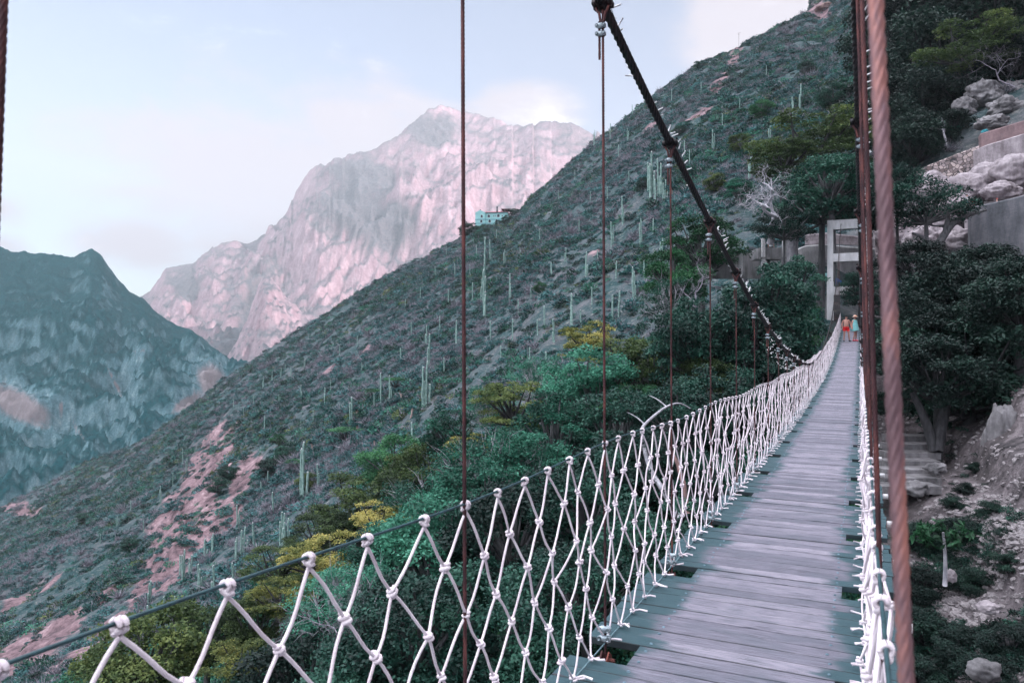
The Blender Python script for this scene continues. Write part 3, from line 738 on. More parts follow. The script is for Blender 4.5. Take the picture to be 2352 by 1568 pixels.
# hangers
for side in 'LR':
    for k, y in enumerate(HY):
        zt = float(maincab(y)); zb = float(deck(y)) - 0.13
        if zt < zb + 0.5: zt = zb + 0.5
        near_ = k < 7
        zz = np.linspace(zb, zt, max(8, int((zt - zb) / (0.0075 if k < 3 else 0.014 if near_ else 0.4))))
        xx = np.array([lean(side, q, y) for q in zz])
        if side == 'L' and k == 0: xx = -1.3705 + 0.061 * (zz - 0.6)
        if side == 'R' and k == 0: xx = 0.026 - 0.040 * (zz - 0.0)
        mb = MB()
        P = np.stack([xx, np.full_like(zz, y), zz], 1)
        r = 0.0083 if k else 0.0078
        if near_: mb.tube(P, r, 18, 0.24, 0.105, 6)
        else: mb.tube(P, r, 7)
        # the doubled tail under the main cable and the eye round it
        xt = xx[-1]
        if k < 14:
            if zt - zb > 1.6:
                q = zz[zz > zt - 0.34]; q = q[q < zt - 0.10]
                if len(q) < 3: q = np.linspace(zt - .34, zt - .1, 6)
                mb.tube(np.stack([np.interp(q, zz, xx) - (0.021 if side == 'L' else -0.021), np.full_like(q, y - 0.004), q], 1), r, 14 if near_ else 7, 0.24 if near_ else 0, 0.105, 6)
            eye = [(xt + 0.043 * sin(t), y + 0.01 * sin(t), zt - 0.03 + (0.075 * -cos(t) if cos(t) > 0 else 0.062 * -cos(t))) for t in np.linspace(-pi + 0.1, pi - 0.1, 19)]
            eye = [(xt + 0.040 * sin(t), y - 0.012, zt - 0.01 - 0.055 * cos(t) - (0.05 if abs(t) < 0.5 else 0)) for t in np.linspace(-pi, pi, 25)]
            mb.tube(eye, r, 10 if near_ else 6, cap=False)
        h = bpart(mb, 'hanger_cable', M['rust_bright'] if (side == 'R' and k == 0) else M['rust'])
        if side == 'R' and k == 0: h['label'] = 'thick copper coloured wire rope hanger closest to the camera'
        if k < 14 and zt - zb > 1.55:
            for dz in (0.135, 0.185):
                c = cable_clip((float(np.interp(zt - dz, zz, xx)) - (0.010 if side == 'L' else -0.010), y, zt - dz))
                bpart(c, 'wire_clip', M['galv'], h)
        if k < 14:                                # forged band that grips the main cable
            sl = float(maincab(y + .01) - maincab(y - .01)) / .02
            mb = MB(); tn = np.array((0, 1, sl)); tn /= np.linalg.norm(tn)
            c0 = np.array((xt, y, float(maincab(y))))
            mb.tube([c0 - tn * 0.045, c0 + tn * 0.045], 0.038, 14)
            nv = np.array((0, -tn[2], tn[1]))
            for q in (-1, 1):
                mb.box(c0 + nv * 0.0 + np.array((q * 0.046, 0, 0)), (0.030, 0.075, 0.03), rot=np.array([(1, 0, 0), tn, nv]).T)
                mb.tube([c0 + np.array((q * 0.05, 0, 0)) - nv * 0.03, c0 + np.array((q * 0.05, 0, 0)) + nv * 0.045], 0.009, 6)
            bpart(mb, 'cable_band', M['black_cable'], h)
        if k < 12:                                # lower end: clips, fork and plate in the deck opening
            xb = float(np.interp(deck(y) + 0.06, zz, xx))
            for dz in (0.10, 0.045):
                bpart(cable_clip((xb, y, float(deck(y)) + dz), s=1.25), 'wire_clip', M['galv'], h)
            mb = MB()
            for q in (-1, 1):
                pv = [(0.0, -0.045, -0.10), (0.0, 0.045, -0.10), (0.0, 0.045, 0.0), (0.0, 0.0, 0.035), (0.0, -0.045, 0.0)]
                a = np.array(pv) + np.array((q * 0.022 - 0.005, 0, 0)); b = a + np.array((0.010, 0, 0))
                mb.add(np.concatenate([a, b]) + np.array((xb, y, float(deck(y)) - 0.075)), [(4,3,2,1,0), (5,6,7,8,9)] + [(i, (i+1) % 5, 5 + (i+1) % 5, 5 + i) for i in range(5)])
            mb.tube([(xb - 0.05, y, deck(y) - 0.09), (xb + 0.06, y, deck(y) - 0.09)], 0.013, 8)
            mb.box((xb, y, deck(y) - 0.165), (0.26, 0.125, 0.012))
            bpart(mb, 'fork_plate', M['rust_steel'], h, False)

# rope rails and nets
PITCH = SP / 6
ROWS = 6
def coil_knot(c, r=0.0122, tr=0.0080, turns=2.4, h=0.028, seed=0, sides=8, n=26):
    rr = np.random.default_rng(seed); t = np.linspace(0, 1, n)
    ph = rr.uniform(0, 6.28); tilt = rr.uniform(-0.5, 0.5, 2)
    a = ph + t * turns * 2 * pi
    rad_ = r * (0.55 + 0.6 * np.sin(pi * t) ** 0.6)
    p = np.stack([rad_ * np.cos(a), rad_ * np.sin(a), (t - 0.5) * h * 1.25], 1)
    p[:, 0] += tilt[0] * p[:, 2]; p[:, 1] += tilt[1] * p[:, 2]
    return tube(p + np.array(c), tr * (0.75 + 0.35 * np.sin(pi * t)), sides)
knot_meshes = []
for s in range(6):
    m_ = MB(); v, f = coil_knot((0, 0, 0), seed=s); m_.add(v, f)
    m_.sphere((0, 0, 0), (0.010, 0.010, 0.019), 8, 6)
    knot_meshes.append(mesh_of('knot', np.concatenate(m_.v), m_.f, M['rope'], None, True))
loop_meshes = []
for s in range(4):
    rr = np.random.default_rng(40 + s); m_ = MB()
    for off in (-0.009, 0.011):
        ph = rr.uniform(-0.2, 0.2)
        m_.tube([(0.003 * cos(t), off + 0.006 * sin(t + ph) + 0.0025 * t, 0.0175 * cos(t)) if False else (0.0185 * sin(t), off + 0.005 * sin(t + ph), 0.0185 * cos(t) - 0.004) for t in np.linspace(0, 2 * pi, 17)], 0.0098, 8, cap=False)
    m_.tube([(-0.012, -0.020, -0.020), (0.010, -0.010, -0.033), (0.015, 0.012, -0.034), (-0.004, 0.024, -0.022)], [0.008, 0.0115, 0.0115, 0.008], 8)
    m_.sphere((0, 0, -0.026), (0.014, 0.019, 0.011), 8, 6)
    loop_meshes.append(mesh_of('rope_loop', np.concatenate(m_.v), m_.f, M['rope'], None, True))
for side in 'LR':
    X = XL if side == 'L' else XR
    rr = np.random.default_rng(77 if side == 'L' else 78)
    yy = np.linspace(-0.6, TOWER_Y - 1, 900)
    mb = MB(); mb.tube(np.stack([np.full_like(yy, X), yy, rail(yy)], 1), 0.0048, 10)
    o = bpart(mb, 'handrail_cable', M['rail_cable'])
    mb = MB(); xb = X + (0.01 if side == 'L' else -0.01)
    mb.tube(np.stack([np.full_like(yy, xb), yy, deck(yy) + 0.018], 1), 0.0045, 8)
    bpart(mb, 'bottom_cable', M['net_cable'])
    ncol = int((TOWER_Y - 2.0) / PITCH)
    H = 1.215 - 0.03
    node = {}
    spread = 0.016 if side == 'L' else 0.024
    ystart = HY[0] - 4 * PITCH
    for k in range(ncol):
        for row in range(ROWS + 1):
            y = ystart + (k + (0.5 if row % 2 else 0.0)) * PITCH
            jy, jz = rr.normal(0, 0.014), rr.normal(0, 0.014)
            if row == 0: jy, jz = rr.normal(0, 0.02), 0
            y += jy
            if row == ROWS: node[k, row] = np.array((xb, y, deck(y) + 0.025))
            else:
                z = rail(y) - 0.03 - (H - 0.01) * row / ROWS + (jz if row else 0)
                if row == 0: z = rail(y) - 0.03
                node[k, row] = np.array((X + rr.normal(0, spread if row else 0.0), y, z))
    mb = MB(); far_knots = MB(); kn_list = []; lp_list = []
    for k in range(ncol):
        for row in range(ROWS + 1):
            p = node[k, row]
            if p[1] > TOWER_Y - 2.5: continue
            nearby = p[1] < 9; mid = p[1] < 20
            if row < ROWS:
                for dk_ in ((0, 1) if row % 2 else (-1, 0)):
                    q = node.get((k + dk_, row + 1))
                    if q is None: continue
                    ns = 7 if nearby else (4 if mid else 2)
                    t = np.linspace(0, 1, ns)[:, None]
                    path = p + (q - p) * t
                    bow = rr.normal(0, 0.004); bx = rr.normal(0, 0.006)
                    s_ = np.sin(pi * t[:, 0])
                    path[:, 1] += bow * s_ * (1 if ns > 2 else 0) + 0.004 * np.sin(2 * pi * t[:, 0]) * np.sign(q[1] - p[1]) * (ns > 2)
                    path[:, 0] += bx * s_
                    path[:, 2] -= abs(rr.normal(0, 0.006)) * s_
                    mb.tube(path, 0.0056, 8 if nearby else (6 if mid else 4), cap=False)
            if row == 0: lp_list.append(p)
            elif row < ROWS: kn_list.append(p)
            else:
                kn_list.append(p + np.array((0.0, 0, 0.0)))
                # loose tails that stick out over the planks
                sgn = 1 if side == 'L' else -1
                for c in range(rr.integers(1, 3)):
                    ln = rr.uniform(0.05, 0.10); dy = rr.uniform(-0.05, 0.05)
                    mb.tube([p, p + np.array((sgn * ln * 0.5, dy * 0.6, -0.004 + rr.uniform(0, 0.02))), p + np.array((sgn * ln, dy, 0.0 + rr.uniform(-0.006, 0.012)))], [0.006, 0.006, 0.0068], 6 if mid else 4)
    net = bpart(mb, 'rope_net', M['rope'])
    net['label'] = 'white knotted diamond rope net along the ' + ('left edge of the deck' if side == 'L' else 'right edge of the deck, seen edge on')
    view = np.array((-SN, CN))
    def seen(p): return p[0] * view[0] + p[1] * view[1] > 0.3 and abs((p[0] * CN + p[1] * SN) / (p[0] * -SN + p[1] * CN)) < 0.75
    kn_list.sort(key=lambda p: np.linalg.norm(p)); lp_list.sort(key=lambda p: np.linalg.norm(p))
    kv = [p for p in kn_list if seen(p)]
    first, rest = kv[:100], kv[100:]
    for i, p in enumerate(first):
        o = link('knot', knot_meshes[i % 6], net, p - BO)
        o.rotation_euler = (rr.uniform(-.3, .3), rr.uniform(-.3, .3), rr.uniform(0, 6.28)); s = rr.uniform(0.80, 1.02); o.scale = (s, s, s)
    for i, p in enumerate(rest):
        r_ = rr.uniform(0.014, 0.018)
        if p[1] < 14:
            v, f = coil_knot(p, seed=i, sides=6, n=16); far_knots.add(v, f)
        else: far_knots.sphere(p, (r_, r_ * 1.05, r_ * 1.25), 6, 4)
    lv = [p for p in lp_list if seen(p)]
    for i, p in enumerate(lv[:60]):
        o = link('rope_loop', loop_meshes[i % 4], net, p + np.array((0, 0, 0.028)) - BO)
        sc_ = rr.uniform(0.60, 0.70); o.scale = (sc_, sc_, sc_); o.rotation_euler = (0, 0, rr.uniform(-.25, .25) + (pi if rr.random() < .5 else 0))
    for p in lv[60:]: far_knots.sphere(p + np.array((0, 0, 0.022)), (0.015, 0.015, 0.019), 6, 4)
    o = bpart(far_knots, 'knots', M['rope'], net); o['kind'] = 'stuff'

# concrete portal at the far end
mc, t_, b2 = new_mat('stained_concrete')
p_ = geo_pos(t_); st = t_.nodes.new('ShaderNodeMapping'); st.inputs['Scale'].default_value = (1, 1, 0.18); L(t_, p_, st.inputs['Vector'])
f1 = noise(t_, st.outputs[0], 1.6, 6, 0.65); f2 = noise(t_, p_, 0.5, 4, 0.6)
L(t_, ramp(t_, math_n(t_, 'ADD', math_n(t_, 'MULTIPLY', f1, 0.6), math_n(t_, 'MULTIPLY', f2, 0.4)), [(0.36, (0.11, 0.115, 0.12)), (0.5, (0.27, 0.27, 0.285)), (0.66, (0.46, 0.45, 0.47))]), b2.inputs['Base Color'])
b2.inputs['Roughness'].default_value = 0.9; bump(t_, b2, f1, 0.02, 0.4)
M['concrete'] = mc
m2 = simple('painted_concrete', (0.62, 0.62, 0.65), (0.36, 0.37, 0.39), 1.4, 0.85, 0, 0.01, 6, (1, 1, 0.35))
tower = empty('bridge_tower', np.array((-0.69, TOWER_Y, 0.6)) - BO); tower.parent = bridge
tower['label'] = 'white concrete portal frame that carries the cables at the far end'
TO = np.array((-0.69, TOWER_Y, 0.6))
ztop = 9.75
for cx in (-2.24, 0.50):
    mb = MB(); w = 0.42
    for (za, zb_, ww) in ((-1.0, 4.8, 0.50), (4.8, ztop, 0.44)): mb.box((cx, TOWER_Y, (za + zb_) / 2), (ww, ww, zb_ - za))
    bpart(mb, 'column', m2, tower, False, TO)
for (za, zb_) in ((9.0, 9.73), (6.4, 7.05), (3.75, 4.4)):
    mb = MB(); mb.box((-0.87, TOWER_Y, (za + zb_) / 2), (2.28, 0.40, zb_ - za)); bpart(mb, 'beam', m2, tower, False, TO)

# icicle lights strung along the cables
for side in 'LR':
    root = tag(empty('string_lights', (XL if side == 'L' else 0.0, 3.0, float(maincab(3.0)))),
               'string of small white light tubes wound along the ' + ('black main cable on the left' if side == 'L' else 'black main cable behind the right hangers'), 'string lights')
    RO = np.array(root.location)
    rr = np.random.default_rng(9)
    y = np.linspace(1.5, 24, 500)
    wire = np.stack([np.full_like(y, XL - 0.012) + 0.034 * np.cos(y * 3) if side == 'L' else 0.0 + 0.036 * np.cos(y * 3), y, maincab(y) + 0.030], 1)
    if side == 'R': wire[:, 0] = np.clip(0.030 - 0.028 * (maincab(y) - 0.1), -0.06, 0.045) + 0.034
    mb = MB(); mb.tube(wire, 0.0022, 5); bpart(mb, 'light_wire', M['rail_cable'], root, True, RO)
    tubes_ = []
    yy = 3.6
    while yy < 23:
        yy += rr.uniform(0.035, 0.14) * (1 if yy < 10 else 0.9)
        i = np.interp(yy, y, np.arange(len(y))); p = wire[int(i)]
        d = np.array((rr.normal(0, 0.6) + (0.5 if side == 'R' else 0.2), rr.normal(0, 0.7), rr.uniform(0.0, 1.0))); d /= np.linalg.norm(d)
        tubes_.append((p, d, rr.uniform(0.045, 0.07)))
    hang = []
    for yh in np.arange(13.5, 20.5, 0.22):           # a spare length hangs down in loops near midspan
        zc = float(maincab(yh))
        for q in range(3): hang.append((np.array((XL - 0.03, yh + rr.normal(0, .05), zc - rr.uniform(0.05, 0.45))), np.array((rr.normal(0, .5), 1.0, rr.normal(0, .4))), 0.05))
    if side == 'L': tubes_ += hang
    tubes_.sort(key=lambda a: a[0][1])
    rest = MB()
    for i, (p, d, ln) in enumerate(tubes_):
        mb = rest if i >= 100 else MB()
        mb.tube([p, p + d * ln], 0.0052, 6)
        if i < 100: bpart(mb, 'light_tube', M['bulb'], root, True, RO)
    if rest.v:
        o = bpart(rest, 'light_tubes', M['bulb'], root, True, RO); o['kind'] = 'stuff'
# ------------------------------------------------------------------ vegetation
vr = np.random.default_rng(31)
def unit(n, rg):
    v = rg.normal(size=(n, 3)); return v / (np.linalg.norm(v, axis=1)[:, None] + 1e-9)
def leaf_quads(C, rg, ln, wd, up=0.5, droop=0.0):
    """one folded-free diamond leaf at each point of C"""
    n = len(C)
    u = unit(n, rg); u[:, 2] = u[:, 2] * (1 - up * 0.6) - droop; u /= np.linalg.norm(u, axis=1)[:, None]
    nn = unit(n, rg); nn[:, 2] = np.abs(nn[:, 2]) + up; 
    v = np.cross(nn, u); v /= np.linalg.norm(v, axis=1)[:, None] + 1e-9
    s = rg.uniform(0.7, 1.25, (n, 1))
    a = C - u * ln * s * 0.5; b = C + u * ln * s * 0.5
    w = np.cross(u, v) * 0.12 * wd
    c1 = C + v * wd * s * 0.5 + w; c2 = C - v * wd * s * 0.5 + w
    return np.stack([a, c2, b, c1], 1).reshape(-1, 3)
def clump_centres(K, rg, shape):
    P = []
    while len(P) < K:
        p = rg.uniform(-1, 1, 3)
        r = np.linalg.norm(p)
        if r > 1 or r < shape.get('rmin', 0.35): continue
        if p[2] < shape.get('zmin', -0.92): continue
        P.append(p * np.array((1, 1, shape.get('flat', 0.8))))
    return np.array(P)
def crown(name, mat, seed, K=26, per=480, rc=(0.24, 0.40), shape=None, ln=0.085, wd=0.045, cz=0.72, up=0.6, droop=0.0):
    rg = np.random.default_rng(seed); shape = shape or {}
    cc = clump_centres(K, rg, shape); pts = []
    for c in cc:
        r = rg.uniform(*rc); n = int(per * (r / 0.32) ** 2)
        d = unit(n, rg); d[:, 2] = np.where(d[:, 2] < -0.25, -d[:, 2] * 0.5, d[:, 2])
        q = d * (r * rg.uniform(0.35, 1.0, (n, 1)) ** 0.5)
        q += 0.25 * r * np.stack([vnoise(q * 6 / r + seed, 1), vnoise(q * 6 / r + seed, 2), vnoise(q * 6 / r + seed, 3)], 1)
        q[:, 2] *= cz
        pts.append(c + q)
    C = np.concatenate(pts)
    return quads_mesh(name, leaf_quads(C, rg, ln, wd, up, droop), mat), cc
def bez(a, b, bend, n=6):
    t = np.linspace(0, 1, n)[:, None]
    return (1-t)**2 * a + 2*t*(1-t) * bend + t*t * b
def limbs(name, mat, cc, seed, zfork=-0.55, zbase=-2.6, r0=0.085, lean_=(0, 0), every=1, twig=0):
    rg = np.random.default_rng(seed); mb = MB()
    base = np.array((lean_[0], lean_[1], zbase)); fork = np.array((rg.uniform(-.08, .08), rg.uniform(-.08, .08), zfork))
    mb.tube(np.concatenate([[base], bez(base + (0, 0, 0.3), fork, (base + fork) / 2 + rg.normal(0, .05, 3), 6)]), np.linspace(r0 * 1.35, r0 * 0.8, 7), 8)
    for c in cc[::every]:
        mid = fork + (c - fork) * 0.45 + np.array((0, 0, -0.10)) + rg.normal(0, 0.07, 3)
        mb.tube(bez(fork, c, mid, 7), np.linspace(r0 * 0.55, r0 * 0.12, 7), 6)
        for _ in range(twig):
            e = c + rg.normal(0, 0.2, 3)
            mb.tube(bez(mid * 0.4 + c * 0.6, e, c + rg.normal(0, .08, 3), 4), np.linspace(r0 * .16, r0 * 0.04, 4), 4)
    return mesh_of(name, np.concatenate(mb.v), mb.f, mat)
PROTO = {}
def proto(key, leaf, bark, seed, lk=None, **kw):
    cm, cc = crown('crown', M[leaf], seed, **kw)
    lm = limbs('trunk', M[bark], cc, seed + 1, **(lk or {}))
    PROTO[key] = (cm, lm)
broad = dict(K=44, per=420, rc=(0.22, 0.40), ln=0.068, wd=0.036)
for i, (k, lf) in enumerate([('teal', 'leaf_teal'), ('green', 'leaf_green'), ('olive', 'leaf_olive'), ('dark', 'leaf_dark')]):
    proto(k, lf, 'bark', 100 + i, **broad)
    proto(k + '2', lf, 'bark', 200 + i, K=54, per=400, rc=(0.17, 0.32), ln=0.062, wd=0.034, shape=dict(flat=0.72, rmin=0.4))
proto('airy', 'leaf_teal', 'bark_pale', 301, K=60, per=260, rc=(0.18, 0.32), ln=0.052, wd=0.030, lk=dict(twig=4, r0=0.05))
proto('flat_yellow', 'leaf_yellow', 'bark_dark', 310, K=56, per=380, rc=(0.16, 0.30), ln=0.060, wd=0.032, cz=0.42, shape=dict(flat=0.66, zmin=-0.75, rmin=0.3), up=0.9, lk=dict(zfork=-0.35, every=3))
proto('flat_olive', 'leaf_olive', 'bark_dark', 311, K=60, per=390, rc=(0.16, 0.32), ln=0.056, wd=0.030, cz=0.38, shape=dict(flat=0.74, zmin=-0.8, rmin=0.3), up=0.9, lk=dict(zfork=-0.38, every=3))
proto('umbrella', 'leaf_green', 'bark_dark', 312, K=22, per=130, rc=(0.22, 0.34), ln=0.075, wd=0.04, cz=0.22, shape=dict(flat=0.16, zmin=-0.2, rmin=0.0), up=1.2, lk=dict(zfork=-0.55, zbase=-1.1, r0=0.05))
proto('big_leaf', 'leaf_dark', 'bark_dark', 320, K=50, per=360, rc=(0.20, 0.38), ln=0.085, wd=0.032, droop=0.45, up=0.4, shape=dict(flat=1.0))
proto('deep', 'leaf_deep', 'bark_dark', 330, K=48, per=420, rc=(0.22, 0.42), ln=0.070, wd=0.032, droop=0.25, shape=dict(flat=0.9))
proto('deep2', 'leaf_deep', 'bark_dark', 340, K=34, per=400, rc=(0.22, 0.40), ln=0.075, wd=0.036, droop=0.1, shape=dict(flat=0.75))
proto('spreading', 'leaf_dark', 'bark', 350, K=52, per=400, rc=(0.18, 0.32), ln=0.054, wd=0.031, shape=dict(flat=0.66, rmin=0.3, zmin=-0.7), lk=dict(zfork=-0.42, zbase=-1.9, r0=0.055, every=2))
TREES = []
def tree(kind, x, y, r, d, label, group=None, cat='tree', rz=None, flat=1.0, bare_=None):
    """crown centre at photo point (x, y) and forward distance d; r = crown radius in photo pixels"""
    c = px(x, y, d); R = r * d / FPX
    if 0 < c[1] < 62 and c[2] + R * 0.9 > deck(c[1]) - 0.3 and c[2] - R * 0.9 < deck(c[1]) + 3.0:   # keep every crown clear of the walkway
        if c[0] < -0.66: c[0] = min(c[0], -2.1 - R * 1.12)
        else: c[0] = max(c[0], 0.9 + R * 1.12)
    cm, lm = PROTO[kind]
    g = float(ground_z(c[0], c[1]))
    base = np.array((c[0], c[1], min(g, c[2] - 0.8 * R)))
    root = tag(empty('tree' if cat == 'tree' else 'shrub', base), label, cat, group)
    rz = vr.uniform(0, 6.28) if rz is None else rz
    for nm, me in (('crown', cm), ('trunk', lm)):
        o = link(nm, me, root, c - base); o.scale = (R, R, R * flat); o.rotation_euler = (0, 0, rz)
        if nm == 'trunk':                          # the bole reaches down to the ground, the limbs keep their shape
            need = (c[2] - base[2] + 0.4) / R
            m2 = me.copy(); co = np.empty(len(m2.vertices) * 3, np.float32); m2.vertices.foreach_get('co', co); co = co.reshape(-1, 3)
            zb, zf = co[:, 2].min(), -0.7; k = (need + zf) / (zf - zb)
            low = co[:, 2] < zf; co[low, 2] = zf + (co[low, 2] - zf) * max(k, 0.05); m2.vertices.foreach_set('co', co.ravel()); o.data = m2
    TREES.append((c, R)); return root
def ground_z(X, Y):
    r = X * CN + Y * SN; d = -X * SN + Y * CN
    return near.height(atan2(r, d), math.hypot(r, d))

FR = 'trees on the slope under the bridge'
T = [
 # forest edge along the slope, from the portal down to the left
 ('spreading', 1885, 455, 125, 63, 'wide spreading dark tree whose crown hangs over the white portal'),
 ('spreading', 1800, 520, 62, 60, 'smaller dark leafy bough tree in front of the concrete wall, left of the portal'),
 ('flat_olive', 1868, 338, 100, 92, 'yellowish olive tree with open crown high on the slope above the spreading tree'),
 ('flat_olive', 1800, 372, 62, 88, 'low olive bush tree left of the yellowish tree on the slope', None),
 ('big_leaf', 1795, 745, 110, 50, 'large dark long-leaved tree right beside the far end of the left rope side'),
 ('big_leaf', 1700, 800, 105, 47, 'dark long-leaved tree just left of the largest one by the bridge'),
 ('big_leaf', 1860, 650, 55, 54, 'upright dark tree top standing before the grey concrete wall'),
 ('big_leaf', 1600, 800, 95, 46, 'dark bushy tree behind the fourth left hanger'),
 ('green', 1545, 640, 62, 62, 'green tree with grey limbs below the bare bleached tree'),
 ('green2', 1610, 570, 75, 66, 'bright green tree under the bare bleached tree, behind the cable'),
 ('airy', 1540, 700, 58, 58, 'thin twiggy tree left of the cable between the second and third hangers'),
 ('flat_yellow', 1362, 792, 62, 80, 'yellow green tree right of the second hanger at the forest edge'),
 ('flat_olive', 1440, 840, 78, 58, 'olive tree below the yellow green one, behind the second and third hangers'),
 ('teal', 1350, 905, 92, 50, 'round teal green tree crossed by the second hanger'),
 ('olive2', 1500, 860, 90, 50, 'olive green tree behind the third hanger'),
 ('flat_olive', 1180, 935, 72, 54, 'dark olive tree standing up between the first and second hangers'),
 ('airy', 1118, 940, 52, 66, 'light teal bush tree just right of the first hanger on the slope'),
 ('flat_yellow', 1085, 1035, 45, 52, 'small yellow tree right beside the first hanger'),
 ('teal2', 1270, 1000, 100, 44, 'teal green leafy tree in the middle of the grove between the hangers'),
 ('dark2', 1420, 985, 100, 42, 'dark green leafy tree around the curved grey dead limb'),
 ('airy', 1130, 1100, 110, 38, 'pale teal twiggy tree behind the rope rail at the first hanger'),
 ('green', 905, 1065, 62, 60, 'round fresh green tree at the forest edge on the slope'),
 ('olive', 960, 1090, 72, 56, 'brownish olive tree right of the round fresh green one'),
 ('flat_olive', 830, 1165, 95, 46, 'wide olive tree with layered crown at the forest edge'),
 ('flat_olive', 740, 1230, 62, 43, 'small olive tree below the wide layered olive tree'),
 ('airy', 990, 1180, 95, 38, 'fine leaved teal tree right of the layered olive tree'),
 ('flat_yellow', 870, 1215, 72, 36, 'bright yellow flowering tree in the middle of the lower grove'),
 ('flat_yellow', 735, 1290, 68, 33, 'bright yellow flowering tree above the third rope loop from the left'),
 ('flat_olive', 640, 1300, 62, 36, 'olive tree with flat crown at the lower left forest edge'),
 ('flat_yellow', 645, 1375, 58, 30, 'yellow tree hanging just behind the rope rail at lower left'),
 ('teal', 1010, 1290, 120, 31, 'teal green tree below the bright yellow tree, behind the rope net'),
 ('airy', 800, 1400, 105, 25, 'twiggy half bare tree behind the net at lower left'),
 ('dark2', 1180, 1230, 130, 30, 'dark leafy tree behind the net left of the second hanger'),
 ('dark', 1340, 1170, 115, 31, 'dense dark tree behind the net at the second hanger'),
 ('dark2', 1480, 1080, 105, 34, 'dark tree behind the net between second and third hangers'),
 ('dark', 1560, 960, 80, 38, 'dark tree behind the net at the fourth hanger'),
 ('dark', 1660, 930, 85, 40, 'dark tree behind the net where the cable dips lowest'),
 ('olive', 330, 1510, 115, 28, 'dark olive tree at the bottom edge below the first rope loop'),
 ('olive2', 480, 1465, 75, 32, 'olive tree with spreading twigs under the rail at lower left'),
 ('flat_yellow', 545, 1525, 62, 25, 'yellow leaved shrub tree at the bottom edge between the first two rope loops'),
 ('dark', 700, 1560, 120, 24, 'dark shrubby tree at the bottom edge under the third rope loop'),
 ('dark2', 960, 1460, 150, 22, 'dark leafy tree low behind the net at the bottom edge'),
 ('dark', 1180, 1440, 140, 22, 'very dark tree low behind the net right of the first hanger'),
 ('dark2', 1340, 1370, 120, 24, 'dark tree deep under the bridge beside the second hanger'),
 ('dark', 1480, 1260, 110, 27, 'dark tree deep under the bridge beside the third hanger'),
 ('dark2', 1600, 1120, 90, 32, 'dark tree deep under the bridge beside the fourth hanger'),
 ('dark', 820, 1590, 120, 21, 'dark tree at the very bottom under the twiggy half bare tree'),
 # right of the bridge
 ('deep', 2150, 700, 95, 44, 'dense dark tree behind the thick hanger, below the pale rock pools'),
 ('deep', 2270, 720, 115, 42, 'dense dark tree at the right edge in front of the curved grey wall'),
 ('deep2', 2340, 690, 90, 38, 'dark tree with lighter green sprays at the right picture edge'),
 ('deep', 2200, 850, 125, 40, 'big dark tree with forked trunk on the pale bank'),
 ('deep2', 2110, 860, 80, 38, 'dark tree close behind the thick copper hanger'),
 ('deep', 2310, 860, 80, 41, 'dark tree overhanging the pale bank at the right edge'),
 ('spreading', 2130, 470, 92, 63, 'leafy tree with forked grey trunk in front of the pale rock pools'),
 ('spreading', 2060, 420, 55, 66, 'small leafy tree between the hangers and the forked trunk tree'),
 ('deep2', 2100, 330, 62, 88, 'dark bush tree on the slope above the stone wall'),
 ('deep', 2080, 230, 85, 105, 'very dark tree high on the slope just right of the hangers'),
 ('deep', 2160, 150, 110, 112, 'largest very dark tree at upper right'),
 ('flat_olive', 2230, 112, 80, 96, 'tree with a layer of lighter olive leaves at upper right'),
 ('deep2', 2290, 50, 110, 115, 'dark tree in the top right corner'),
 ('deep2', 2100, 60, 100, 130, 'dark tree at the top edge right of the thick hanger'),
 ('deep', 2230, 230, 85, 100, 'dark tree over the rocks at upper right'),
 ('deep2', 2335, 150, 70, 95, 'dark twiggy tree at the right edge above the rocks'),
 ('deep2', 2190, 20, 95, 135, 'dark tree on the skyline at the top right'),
 ('teal2', 1040, 1000, 60, 55, 'teal leafy tree left of the first hanger at the forest edge'),
 ('airy', 1240, 880, 62, 58, 'pale leaved teal tree between olive tree and second hanger'),
 ('teal', 1100, 1190, 105, 34, 'bright teal tree just behind the rope rail right of the first hanger'),
 ('teal2', 1230, 1090, 95, 38, 'bright teal tree in the grove midway between the first two hangers'),
 ('green2', 1460, 950, 70, 46, 'green tree above the curved dead limb'),
 ('olive2', 1620, 880, 65, 44, 'olive green tree left of the lowest part of the cable'),
 ('teal', 900, 1310, 90, 33, 'teal tree below the yellow flowering trees behind the net'),
 ('olive', 590, 1430, 60, 31, 'olive tree behind the second rope loop'),
 ('dark', 1760, 880, 70, 44, 'dark tree just left of the rope side where the cable meets it'),
 ('deep2', 2060, 300, 60, 95, 'dark tree between the hangers and the slim pale trunk'),
 ('deep', 2130, 250, 80, 98, 'dark tree above the slim pale forked trunk'),
 ('deep2', 2180, 300, 40, 90, 'dark low tree around the slim pale forked trunk'),
 ('deep', 2050, 130, 80, 120, 'dark tree beside the thick hanger near the top'),
 ('deep2', 2280, 180, 60, 97, 'dark tree hanging over the limestone outcrop'),
 ('deep', 2080, 760, 70, 42, 'dark tree showing just right of the thick copper hanger'),
 ('deep2', 2250, 640, 70, 47, 'dark tree top reaching up to the curved grey wall'),
 ('deep', 2340, 780, 80, 40, 'dark tree filling the right edge above the pale bank'),
 ('deep2', 2060, 620, 60, 52, 'dark tree between the hangers at mid height'),
 ('dark2', 1905, 420, 70, 60, 'leafy boughs hanging in front of the top of the portal'),
 ('big_leaf', 1975, 660, 40, 58, 'thin leafy tree between portal and hangers beside the walkway end'),
 ('big_leaf', 1985, 480, 50, 66, 'dark boughs behind the portal beside the hangers'),
]
GROW = {'deep': 1.32, 'deep2': 1.30, 'big_leaf': 1.15, 'flat_yellow': 1.28, 'flat_olive': 1.28, 'spreading': 1.1}
